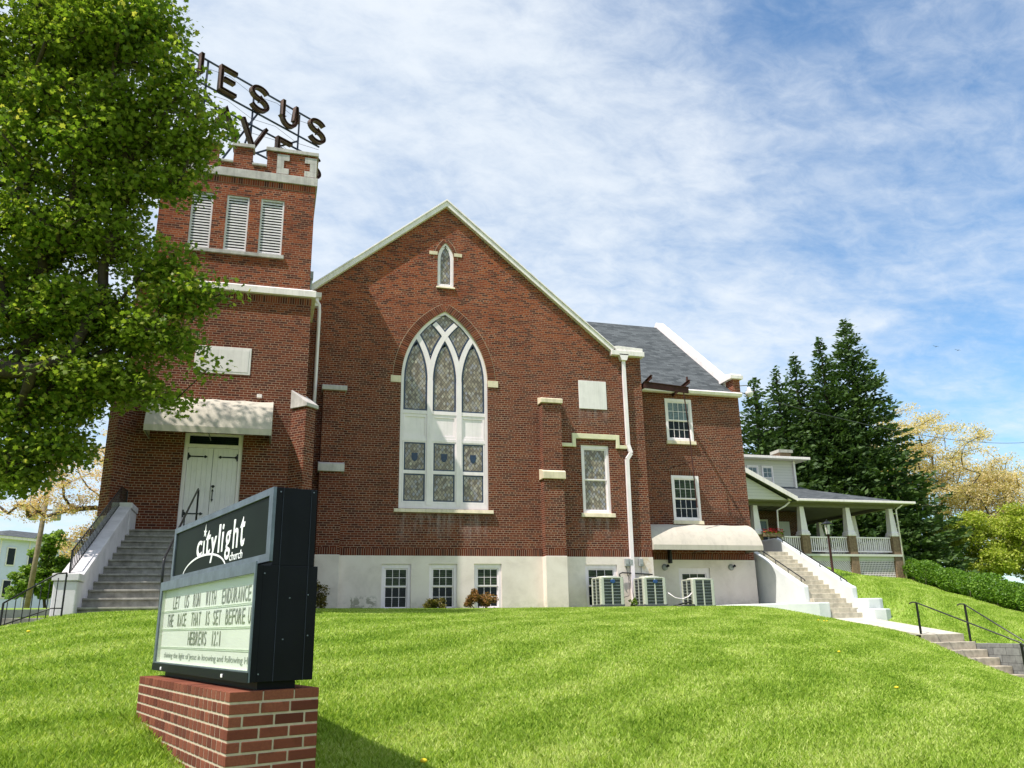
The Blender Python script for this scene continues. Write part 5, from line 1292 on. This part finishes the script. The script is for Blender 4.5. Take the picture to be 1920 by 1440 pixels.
    MB().box(26.4, 27.25, 20, 20.85, 6, 10.65).build('chimney', 'buff_brick', t)
    MB().box(26.3, 27.35, 19.9, 20.95, 10.651, 10.85).build('chimney_cap', 'concrete', t)
    MB().tube([(28.95, Y0-.42, 6.28), (28.85, Y0-.2, 6.12), (28.72, Y0-.06, 6.0), (28.76, Y0-.06, 2.1)], .045, 8).build('downpipe', 'white_paint', t, smooth=True)
    MB().tube([(21.55, Y0-.45, 6.22), (21.3, Y0-.35, 6.0), (20.95, Y0-.1, 5.8), (20.9, Y0-.1, 4.7), (21.1, Y0-.1, 4.3), (21.25, Y0-.1, 3.4)], .045, 8).build('downpipe', 'white_paint', t, smooth=True)
    MB().box(14, 21.2, Y0+.15, Y0+.25, 1.8, 3.5).build('porch_skirt', 'buff_brick', t)
flat('soffit_brown', (.17, .155, .12), .7)
def lap():
    t = MT('siding_lap'); uv = t.n('UVMap').outputs[0]; sp = t.n('SeparateXYZ'); t.L.new(uv, sp.inputs[0]); f = t.math('FRACT', t.math('MULTIPLY', sp.outputs[1], 1/.17))
    c = t.ramp(f, [(0, (.30, .30, .27)), (.10, (.58, .54, .53)), (1, (.64, .59, .58))]); t.color(c).pr(.6, .3).bump(f, .5, .02)
lap()
porch_house()
fp = thing('flower_basket', (20.2, 12.9, 4.5), 'window box of red flowers on the porch rail by the church wall', 'flower box')
MB().box(19.9, 21.1, 12.75, 13.0, 4.38, 4.56).build('box', 'buff_brick', fp)
leaf_soup('flowers', np.c_[rng.uniform(19.9, 21.1, 160), rng.uniform(12.7, 13.05, 160), 4.6+rng.random(160)*.22], .09, 'red_petal', fp)
leaf_soup('foliage', np.c_[rng.uniform(19.9, 21.1, 260), rng.uniform(12.7, 13.05, 260), 4.52+rng.random(260)*.16], .09, 'leaf_green', fp)

def lamp_post():
    x, y = 14.35, .1; z = gz(x, y); z = min(z, 1.5); t = thing('lamp_post', (x, y, z), 'black lantern lamp post on the grass above the white side stairs', 'lamp post')
    MB().lathe([(.06, -.3), (.06, .1), (.045, .15), (.042, 1.55), (.06, 1.58), (.03, 1.62)], (x, y, z), 12).build('pole', 'rust_iron', t, smooth=True)
    b = MB(); h0, h1 = 1.62, 2.0
    for sx in (-1, 1):
        for sy in (-1, 1): b.bar((x+sx*.085, y+sy*.085, z+h0), (x+sx*.13, y+sy*.13, z+h1), .016)
    b.box(x-.10, x+.10, y-.10, y+.10, z+h0-.02, z+h0).box(x-.15, x+.15, y-.15, y+.15, z+h1, z+h1+.02)
    b.add([(x-.14, y-.14, z+h1+.02), (x+.14, y-.14, z+h1+.02), (x+.14, y+.14, z+h1+.02), (x-.14, y+.14, z+h1+.02), (x-.05, y-.05, z+h1+.10), (x+.05, y-.05, z+h1+.10), (x+.05, y+.05, z+h1+.10), (x-.05, y+.05, z+h1+.10)], [(0, 1, 5, 4), (1, 2, 6, 5), (2, 3, 7, 6), (3, 0, 4, 7), (4, 5, 6, 7)])
    b.lathe([(.02, h1+.10), (.03, h1+.14), (.008, h1+.18)], (x, y, z), 8); l = b.build('lantern', 'black_iron', t)
    MB().lathe([(.07, h0+.02), (.10, h1-.02)], (x, y, z), 12).build('lantern_glass', 'clear_lamp', l)
lamp_post()
t = thing('area_light', (12.5, 1.4, 8.7), 'white globe security light on an arm at the wing roof corner', 'light')
MB().tube([(11.8, 1.35, 8.45), (12.1, 1.38, 8.95), (12.45, 1.4, 9.0), (12.5, 1.4, 8.88)], .02, 7).build('arm', 'bare_steel', t)
MB().lathe([(.04, .20), (.07, .16), (.09, .04), (.16, .0), (.16, -.06), (.12, -.16), (.05, -.20)], (12.5, 1.4, 8.72), 16).build('globe', 'shade_white', t, smooth=True)
def wire(name, pts, r, label):
    a, c, sag = pts; P = [Vector(a).lerp(Vector(c), i/24)-Vector((0, 0, sag*4*(i/24)*(1-i/24))) for i in range(25)]
    tag(MB().tube(P, r, 5).build(name, 'black_rubber'), label, 'wire')
wire('overhead_wire', ((11.8, 1.4, 8.75), (55.9, 27.8, 14.3), .7), .018, 'single overhead cable running from the wing corner past the conifers')

# ------------------------------------------------------------------ far left: street, pole, pale building
def utility_pole():
    x, y = -16.4, 20; t = thing('utility_pole', (x, y, .5), 'wooden utility pole with two grey transformers left of the church', 'utility pole')
    MB().tube([(x-.05, y, .3), (x+.1, y, 4), (x+.25, y, 9.6)], [.135, .12, .10], 10).build('pole', 'wood_pole', t, smooth=True)
    for dx in (-.48, .55):
        MB().lathe([(.19, 0), (.22, .04), (.22, .80), (.18, .85), (.05, .88)], (x+.18+dx, y, 5.5), 14).build('transformer', 'box_grey', t, smooth=True)
    MB().bar((x-.4, y, 6.0), (x+.7, y, 6.0), .08).bar((x-.9, y, 9.0), (x+1.3, y, 9.0), .11).build('crossarm', 'wood_pole', t)
    wire('overhead_wire', ((x+.2, y, 8.9), (-60, 24, 9), 1.), .02, 'overhead street wire leaving the utility pole to the left')
utility_pole()
t = thing('street_light', (-19.5, 18, .2), 'grey street light arm reaching in from the left edge', 'street light')
MB().tube([(-21.5, 18, .2), (-21.5, 18, 5.0), (-20.5, 18, 5.35), (-17.9, 18, 5.65)], [.09, .07, .05, .04], 8).build('pole', 'bare_steel', t, smooth=True)
MB(Matrix.Translation((-17.7, 18, 5.62)) @ Matrix.Diagonal((1.9, .7, .45, 1))).lathe([(.02, .22), (.16, .14), (.22, 0), (.15, -.10), (.02, -.12)], (0, 0, 0), 14).build('lamp_head', 'shade_white', t, smooth=True)
def blue_building():
    t = thing('apartment_building', (-28, 46, 0), 'pale blue clapboard three storey building behind the utility pole', 'building')
    c = Vector((-24.5, 43.5)); d1 = Vector((.62, .78)).normalized(); d2 = Vector((-d1.y, d1.x)); L1, L2 = 9.5, 16
    M = Matrix(((d1.x, d2.x, 0, c.x), (d1.y, d2.y, 0, c.y), (0, 0, 1, 0), (0, 0, 0, 1)))
    MB(M).box(0, L1, 0, L2, -1.0, 6.9).build('wall', 'siding_blue', t)
    MB(M).box(-.45, L1+.45, -.45, L2+.4, 6.901, 7.10).build('cornice', 'trim_white', t)
    b = MB(M); b.add([(-.5, -.5, 7.10), (L1+.5, -.5, 7.10), (L1+.5, L2+.5, 7.10), (-.5, L2+.5, 7.10), (3, 3.2, 8.0), (L1-3, 3.2, 8.0), (L1-3, L2-3, 8.0), (3, L2-3, 8.0)], [(0, 1, 5, 4), (1, 2, 6, 5), (2, 3, 7, 6), (3, 0, 4, 7), (4, 5, 6, 7)]); b.build('roof', 'shingle', t)
    for k in range(5): MB(M).box(.06+k*2.34, .14+k*2.34, -.05, -.001, -1, 6.9).build('corner_board', 'trim_white', t)
    for fl_ in range(3):
        for k in range(5):
            x = 1.0+k*1.75; z = .3+fl_*2.35
            w_ = MB(M).box(x-.36, x+.36, -.06, -.002, z, z+1.35).build('window', 'trim_white', t); MB(M).box(x-.28, x+.28, -.075, -.061, z+.08, z+1.27).build('pane', 'glass_dark', w_)
        for k in range(6):
            y = 1.5+k*2.4; z = .3+fl_*2.35
            w_ = MB(M).box(-.06, -.002, y-.36, y+.36, z, z+1.35).build('window', 'trim_white', t); MB(M).box(-.075, -.061, y-.28, y+.28, z+.08, z+1.27).build('pane', 'glass_dark', w_)
blue_building()
o = MB().box(-60, -13.5, 12, 18.5, -.3, .42).build('road', 'asphalt') if False else None

# ------------------------------------------------------------------ vegetation
def tree(name, base, blobs, nleaf, size, leafmat, r0, label, natt=60, barkmat='bark', star=False, cat='tree', group=None, lead=None, gap=None, up=.4, rmin=.012, cl=.55, aspect=.8, percl=None):
    """trunk and limbs reach leaf clusters that fill overlapping volumes"""
    t = thing(name, base, label, cat, group)
    wsum = sum(b_[6] for b_ in blobs); C_ = blob_points(blobs, natt/wsum)
    grow(base, [tuple(p) for p in C_], r0, t, barkmat, 'trunk', lead, rmin)
    k = rng.integers(0, len(C_), nleaf); d = rand_dirs(nleaf)*(rng.random(nleaf)**.5)[:, None]*cl*np.array([1.2, 1.2, .62]); P = C_[k]+d
    leaf_soup('crown', P, size, leafmat, t, star=star, up=up, aspect=aspect); return t
def D(px, py, dep):   # a point seen in that direction at that distance, used once to lay the crown out
    d = cf+cr*((px-960)/1539.19)-cu*((py-720)/1539.19); return CP+d*dep
mb_ = []
for (px, py, dep, r, wg) in ((50, 60, 19, 1.9, 1.1), (180, 90, 18.5, 1.35, 1), (265, 50, 18.5, .8, .45), (-40, 250, 20, 2.2, 1.1), (110, 260, 18.5, 1.7, 1.1), (240, 235, 18.3, 1.05, .8), (320, 170, 18.3, .45, .14), (350, 255, 18.3, .45, .14), (330, 125, 18.3, .34, .07), (352, 190, 18.2, .30, .06), (335, 305, 18.2, .45, .12), (330, 570, 17.9, .5, .14), (405, 228, 18.3, .28, .05),
    (30, 450, 19, 1.9, 1.1), (165, 440, 18.5, 1.15, .75), (235, 345, 18.5, .85, .5), (330, 345, 18.2, .42, .10), (300, 500, 18, .60, .2), (365, 545, 17.8, .38, .09), (405, 548, 17.7, .2, .03), (60, 620, 19, 1.7, 1.1), (185, 600, 18.6, 1.2, .85), (280, 620, 18, .7, .32), (340, 640, 17.8, .34, .06), (375, 690, 17.7, .22, .03),
    (40, 770, 18.5, 1.4, .9), (150, 730, 18, 1.05, .65), (240, 715, 18, .7, .32), (315, 755, 17.6, .30, .06), (20, 880, 18, .8, .42), (105, 835, 18, .65, .28), (-120, 500, 20, 2.5, 1.1), (-140, 150, 20, 2.3, .9), (-120, 780, 20, 2., .7), (60, -120, 20, 2.5, 1), (200, -90, 19, 1.6, .7), (-250, 350, 21, 2.6, .7)):
    c = D(px, py, dep); mb_.append((c.x, c.y, c.z, r, r*1.0, r*.72, wg))
maple = tree('maple_tree', (-12.9, -6.6, -.2), mb_, 132000, .098, 'maple_leaf', .30, 'big leafy green maple tree shading the tower and front stairs', 1150, star=True, lead=[(-12.8, -6.7, 1.2), (-12.6, -6.9, 2.6), (-12.3, -7.0, 4.2), (-12.0, -7.1, 6.0)], cl=.56, rmin=.007, up=.35)

def conifer(base, top, rad, n, label, lean=0):
    x, y, z0 = base; H = top-z0; t = thing('conifer', base, label, 'conifer', 'tall conifers behind the porch house')
    MB().tube([(x, y, z0-.5), (x+lean*.5, y, z0+H*.5), (x+lean, y, top-.4)], [.38, .22, .03], 8).build('trunk', 'bark', t, smooth=True)
    P, F = [], []
    hb = int(H*6.5); cen = []; dirs = []; sz = []
    for k in range(hb):
        u = (k+random.random())/hb; z = z0+.6+(H-.6)*u; R0 = rad*(1-u)**.82*(.96+.10*math.sin(k*1.7))+.12
        nb = max(4, int(9*(1-u)+4))
        for j in range(nb):
            a = random.uniform(0, 6.283); rr = R0*random.uniform(.78, 1.12); nn = max(3, int(rr*n*1.9))
            for i in range(nn):
                s_ = ((i+random.random())/nn)**.75; q = rr*s_
                spread = random.gauss(0, .18)*(.35+.5*s_)
                cen.append((x+lean*u+q*math.cos(a)-spread*math.sin(a)*1.6, y+q*math.sin(a)+spread*math.cos(a)*1.6, z-.20*q+.16*q*s_*s_+random.gauss(0, .09)+.10*rr*s_))
                dirs.append((math.cos(a)*.8+random.gauss(0, .35), math.sin(a)*.8+random.gauss(0, .35), random.uniform(-.25, .55))); sz.append(random.uniform(.26, .56)*(1.0-.25*u))
    cen = np.array(cen); d = np.array(dirs); d /= np.linalg.norm(d, axis=1, keepdims=True); sz = np.array(sz)[:, None]
    nrm = rand_dirs(len(cen)); nrm[:, 2] += .7; b_ = np.cross(d, nrm); b_ /= np.linalg.norm(b_, axis=1, keepdims=True); up = np.cross(b_, d)
    V = np.stack([cen-d*sz*.5, cen+b_*sz*.26-up*sz*.05, cen+d*sz*.62-up*sz*.05, cen-b_*sz*.26-up*sz*.05], 1).reshape(-1, 3)
    soup('foliage', V, np.full(len(cen), 4), rng.random(len(cen)), 'conifer_needle', t)
cn = 'tall dark green conifer behind the porch house, '
conifer((37.9, 26, 1.8), 23.3, 6.2, 6.2, cn+'the tallest with the highest tip')
conifer((34.9, 25.5, 2.), 21.2, 4.4, 5.4, cn+'second tip left of the tallest')
conifer((33.1, 26.5, 2.), 20.0, 4.3, 5.2, cn+'middle tip of the row')
conifer((31.0, 26, 2.), 18.5, 4.3, 5.2, cn+'fourth tip counting leftward from the tallest')
conifer((28.6, 25.5, 2.2), 17.5, 4.3, 5.2, cn+'nearest the church wall')
conifer((41.6, 27, 1.6), 7.6, 2.3, 4.5, 'low dark conifer skirt right of the tallest conifer above the hedge')

def sparse_tree(name, base, H, Rd, nleaf, size, mat, label, natt, seed, z0f=.25, cl=.5, r0=.2, aspect=.45, barkmat='bark_grey', lead=1.8):
    b_ = [(base[0], base[1], base[2]+H*.62, Rd, Rd, H*.36, 1.), (base[0]-Rd*.35, base[1], base[2]+H*.75, Rd*.6, Rd*.6, H*.24, .5), (base[0]+Rd*.45, base[1], base[2]+H*.5, Rd*.7, Rd*.7, H*.22, .5)]
    return tree(name, base, b_, nleaf, size, mat, r0, label, natt, barkmat, cl=cl, rmin=.018, aspect=aspect, lead=[(base[0], base[1], base[2]+lead*.5), (base[0]+.1, base[1], base[2]+lead)])
sparse_tree('budding_tree', (49.0, 31, 1.2), 16.6, 6.2, 50000, .19, 'bud_tan', 'bare limbed tree with tan spring buds right of the conifers', 330, 1, cl=.85, r0=.26, lead=3.5)
sparse_tree('budding_tree', (56.5, 30, 1.0), 12.6, 5.0, 30000, .18, 'bud_tan', 'tan budding tree at the right edge above the yellow green trees', 180, 2, cl=.85, r0=.22, lead=3.)
for (x, y, h, r, n, lb) in ((45.5, 24, 7.0, 3.0, 8000, 'yellow green leafy tree just right of the dark conifer skirt'), (49.5, 23, 7.6, 3.6, 10000, 'yellow green leafy tree below the tall tan budding tree'), (54.5, 24, 9.2, 4.2, 12000, 'yellow green leafy tree at the right edge behind the hedge'), (47, 14, 3.6, 2.6, 5000, 'low yellow green tree just behind the hedge at right')):
    sparse_tree('leafy_tree', (x, y, 0.6), h, r, int(n*2.6), .17, 'leaf_yellowgreen', lb, 70, 3, cl=.85, r0=.14, aspect=.8, lead=1.2)
bush('flower_shrub', (37.3, 5.6, -.3), 1.3, 900, .16, 'bud_tan', 'tan dry shrub behind the hedge at the right edge', 1.9)
leaf_c = np.c_[rng.normal(40.2, .35, 120), rng.normal(6.5, .3, 120), rng.normal(1.75, .18, 120)]
t = thing('flower_shrub', (40.2, 6.5, 0), 'small shrub of orange yellow flowers at the right edge behind the hedge', 'shrub'); leaf_soup('flowers', leaf_c, .16, 'yellow_petal', t); grow((40.2, 6.5, -.3), [tuple(p) for p in leaf_c[:12]], .03, t, 'bark', 'stem', rmin=.008)
def hedge():
    pts = [(29.6, 14.2), (27.6, 8.2), (25.6, 4.6), (23.9, 1.2), (22.6, -1.2), (21.6, -4.0), (21.2, -7.)]
    t = thing('hedge', (25, 3, .5), 'long clipped green hedge along the top of the right lawn', 'hedge'); cen = []
    for (a, c) in zip(pts[:-1], pts[1:]):
        L_ = math.hypot(c[0]-a[0], c[1]-a[1]); n = int(L_*2300)
        f = rng.random(n); x = a[0]+(c[0]-a[0])*f; y = a[1]+(c[1]-a[1])*f; dx, dy = (c[0]-a[0])/L_, (c[1]-a[1])/L_
        th = rng.random(n)*2*math.pi; q = rng.random(n)**.3; wv = 1+.16*np.sin(x*3.1+y*1.3)+.12*np.sin(x*7.3-y*5.); hz = np.sin(th)*q
        u = np.cos(th)*q*.62*wv; z = gz_arr(x, y)+.58+hz*.58*wv
        cen.append(np.c_[x-dy*u, y+dx*u, z])
    cen = np.vstack(cen); leaf_soup('foliage', cen, .095, 'hedge_leaf', t, up=.5)
    at = [tuple(cen[i]) for i in rng.integers(0, len(cen), 90)]
    b = MB()
    for p in at: b.tube([(p[0]+random.uniform(-.2, .2), p[1], gz(p[0], p[1])-.05), (p[0], p[1], p[2]-.05), (p[0]+random.uniform(-.3, .3), p[1]-.1, p[2]+.1)], .012, 4)
    b.build('stem', 'bark_grey', t)
def gz_arr(x, y): return ground(x, y)
hedge()
# left background
bt = []
for (px, py, r, wg) in ((85, 1055, 1.15, 1.), (50, 1085, .95, .8), (112, 1085, 1.0, .8), (98, 1015, .8, .6), (130, 1060, .7, .5), (38, 1110, .6, .4), (90, 1105, .9, .5)):
    c = D(px, py, 52); bt.append((c.x, c.y, c.z, r, r, r*.8, wg))
c = D(88, 1150, 52)
tree('small_tree', (c.x, c.y, min(c.z, .6)), bt, 13000, .17, 'leaf_green', .10, 'small dense bright green tree behind the utility pole at left', 70, star=True, cl=.42)
bp = [(-12.2, 11, 6.4, 2.6, 2., 1.0, 1.), (-14.2, 11, 5.2, 1.9, 1.6, .8, .7), (-11.4, 11, 4.8, 1.6, 1.6, .8, .7), (-11.0, 11, 7.6, 1.4, 1.5, .8, .5), (-12.0, 11, 3.6, 1.4, 1.4, .8, .6), (-16.5, 11.5, 6.2, 1.4, 1.2, .8, .35)]
tree('blossom_tree', (-10.6, 11.5, .6), bp, 24000, .085, 'bud_pink', .17, 'pinkish tan blossoming tree between the utility pole and the tower', 170, 'bark_grey', cl=.42, aspect=.6, lead=[(-10.7, 11.4, 2.2), (-10.9, 11.3, 3.6)])
tree('blossom_tree', (-24, 24, .6), [(-24, 24, 6.5, 3.5, 2.5, 2., 1.)], 5200, .12, 'bud_pink', .2, 'sparse pale blossoming tree at the far left behind the street light', 70, 'bark_grey', cl=.7, aspect=.6)
bush('shrub', (-12.4, -1.6, .45), .55, 2200, .06, 'leaf_green', 'round green shrub at the left edge behind the low wall', .62)
for k, (px_, py_, dep) in enumerate(((1755, 650, 90), (1796, 657, 92))):
    c = D(px_, py_, dep); b = MB(); s = .42
    b.add([(c.x-s*1.1, c.y, c.z+.22*s), (c.x-.4*s, c.y+.1, c.z+.35*s), (c.x, c.y, c.z), (c.x+.45*s, c.y+.1, c.z+.3*s), (c.x+1.1*s, c.y, c.z+.1*s), (c.x, c.y-.3*s, c.z-.02), (c.x, c.y+.45*s, c.z), (c.x, c.y, c.z-.1*s)], [(0, 1, 2, 5), (3, 4, 5, 2), (5, 2, 6, 7)])
    tag(b.build('bird', 'black_rubber'), ('tiny dark bird gliding in the blue sky, the left one of two' if k == 0 else 'tiny dark bird gliding in the blue sky, the right one of two'), 'bird')

# ------------------------------------------------------------------ turf
AZ = R(-18.3); sL = np.array([math.sin(AZ), math.cos(AZ)]); sS = np.array([math.cos(AZ), -math.sin(AZ)])
def free(x, y):
    ok = ~((y > -.02) & (x > -9.6) & (x < 7.3)) & ~((y > -2.3) & (x > -9.8) & (x < -4.2)) & ~((x > -9.2) & (x < -4.55) & (y > -8.4) & (y < -2)) & ~((x > 7.2) & (x < 12) & (y > .9))
    ok &= ~((x > 11.9) & (x < 13.7) & (y > -2.4) & (y < 8)) & ~((x > 12.17) & (x < 13.66) & (y > -10.3) & (y <= -2.4)) & ~((x > 13.4) & (x < 14.3) & (y > -2.85) & (y < -1.8))
    ok &= ~((x > 13.6) & (x < 13.80) & (y > -10.5) & (y < -6.4)) & ~((x > 9.55) & (x < 12.3) & (y > np.maximum(-2.45, (12.0-x)*.95-2.5)) & (y < 1))
    for cx in (5.16, 6.63, 8.36): ok &= ~((abs(x-cx) < .5) & (abs(y+.82) < .5))
    l = (x+5.444)*sL[0]+(y+20.469)*sL[1]; s = (x+5.444)*sS[0]+(y+20.469)*sS[1]; ok &= ~((l > -.01) & (l < 2.62) & (s > -.01) & (s < .57))
    ok &= ~((x > 22.3) & (y > 13)) & ~((x > 12) & (y > 14)) & ~((x < -9.1) & (x > -10.6) & (y > -9.5) & (y < -8.2)) & ~((x < -9.0) & (y > -6.2))
    ok &= (x < 13.6+np.maximum(0, (y+9))*3+8)
    return ok
def turf(n_area, boxes, name, label):
    V, Cn, Rn = [], [], []
    for (x0, x1, y0, y1, dens) in boxes:
        n = int((x1-x0)*(y1-y0)*dens); x = rng.uniform(x0, x1, n); y = rng.uniform(y0, y1, n); d = np.hypot(x-CP.x, y-CP.y)
        keep = free(x, y) & (rng.random(n) < np.minimum(1, (7.5/np.maximum(d, 1))**1.35)) & (d > 3.2)
        # keep to the wedge the photograph could see from a step either side
        ang = np.degrees(np.arctan2(x-CP.x, y-CP.y)); keep &= (ang > -26) & (ang < 58)
        x, y, d = x[keep], y[keep], d[keep]; z = ground(x, y)-.004; n = len(x)
        cl = .5+.5*np.sin(x*2.3+np.sin(y*1.7)*1.3)*np.sin(y*2.9+x*.7); h = (.040+.028*rng.random(n)+.012*cl)*(1-.12*np.clip((d-8)/14, 0, 1)); wd = (.0036+.0020*rng.random(n))*np.clip(d/7.0, 1, 2.3)
        # unmown fringe along the wall and round the sign base
        l_ = (x+5.444)*sL[0]+(y+20.469)*sL[1]; s_ = (x+5.444)*sS[0]+(y+20.469)*sS[1]; fr_ = ((y > -.16) & (x < 7.3)) | ((l_ > -.09) & (l_ < 2.72) & (s_ > -.13) & (s_ < .66))
        h = np.where(fr_, h*(1.0+np.where(y > -1, 1.3, .7)*rng.random(n)*(np.sin(x*5.1+y*3)*.5+.6)), h)
        a = rng.uniform(0, 2*math.pi, n); ln = rng.uniform(.15, .85, n)*h; la = rng.uniform(0, 2*math.pi, n)
        bx, by = np.cos(a)*wd, np.sin(a)*wd; lx, ly = np.cos(la)*ln, np.sin(la)*ln
        p0 = np.c_[x-bx, y-by, z]; p1 = np.c_[x+bx, y+by, z]; p2 = np.c_[x+bx*.75+lx*.35, y+by*.75+ly*.35, z+h*.62]; p3 = np.c_[x-bx*.75+lx*.35, y-by*.75+ly*.35, z+h*.62]; p4 = np.c_[x+lx, y+ly, z+h*.96]
        V.append(np.stack([p0, p1, p2, p4, p3], 1).reshape(-1, 3)); Cn.append(np.full(n, 5)); Rn.append(rng.random(n))
    o = soup(name, np.vstack(V), np.concatenate(Cn), np.concatenate(Rn), 'grass_blade'); tag(o, label, 'grass', None, 'stuff'); return o
turf(0, [(-12, 14, -23, -14, 4600), (-13, 22, -14, 0, 4400), (12, 30, -10, 14, 3000)], 'grass', 'bright green mown lawn rising to the church and the porch house')
def dandelions():
    proto = None
    spots = [(1605, 1195, 'left'), (1617, 1197, 'middle'), (1622, 1196, 'right')]
    pts = [(9.9, -4.9), (10.05, -4.95), (10.18, -4.9), (17.5, 4.2), (18.8, 4.6), (19.6, 5.0), (16.6, 3.1), (21.4, 3.5), (20.6, 1.9), (22.0, 2.2), (4.4, -13.0), (-4.12, -19.62), (2.5, -16.6), (17.9, 3.4), (20.0, 4.0), (-9.6, -13.0), (-8.6, -11.9)]
    lab = ['yellow dandelion on the lawn crest near the side stairs']*3+['tiny yellow dandelion in the grass below the porch']*7+['yellow dandelion low on the lawn near the handrails', 'yellow dandelion at the bottom edge beside the sign shadow', 'yellow dandelion in the middle of the lawn']+['tiny yellow dandelion in the grass below the porch']*2+['small yellow dandelion on the lawn left of the sign']*2
    for i, (x, y) in enumerate(pts):
        z = gz(x, y); r = .04
        if proto is None:
            proto = thing('dandelion', (x, y, z), lab[i], 'flower', 'dandelions in the lawn')
            MB().lathe([(.010, .045), (.024, .05), (.029, .058), (.020, .070), (.006, .074)], (x, y, z), 9).build('flower_head', 'yellow_petal', proto, smooth=True); MB().tube([(x, y, z-.01), (x+.005, y, z+.058)], .003, 4).build('stem', 'weed_leaf', proto)
        else: copy_thing(proto, (x, y, z), 0, lab[i])
dandelions()
def finish():
    for o in list(bpy.data.objects):
        if o.type == 'MESH' and o.parent is None and 'kind' not in o.keys() and 'category' not in o.keys(): print('untagged', o.name)
finish()
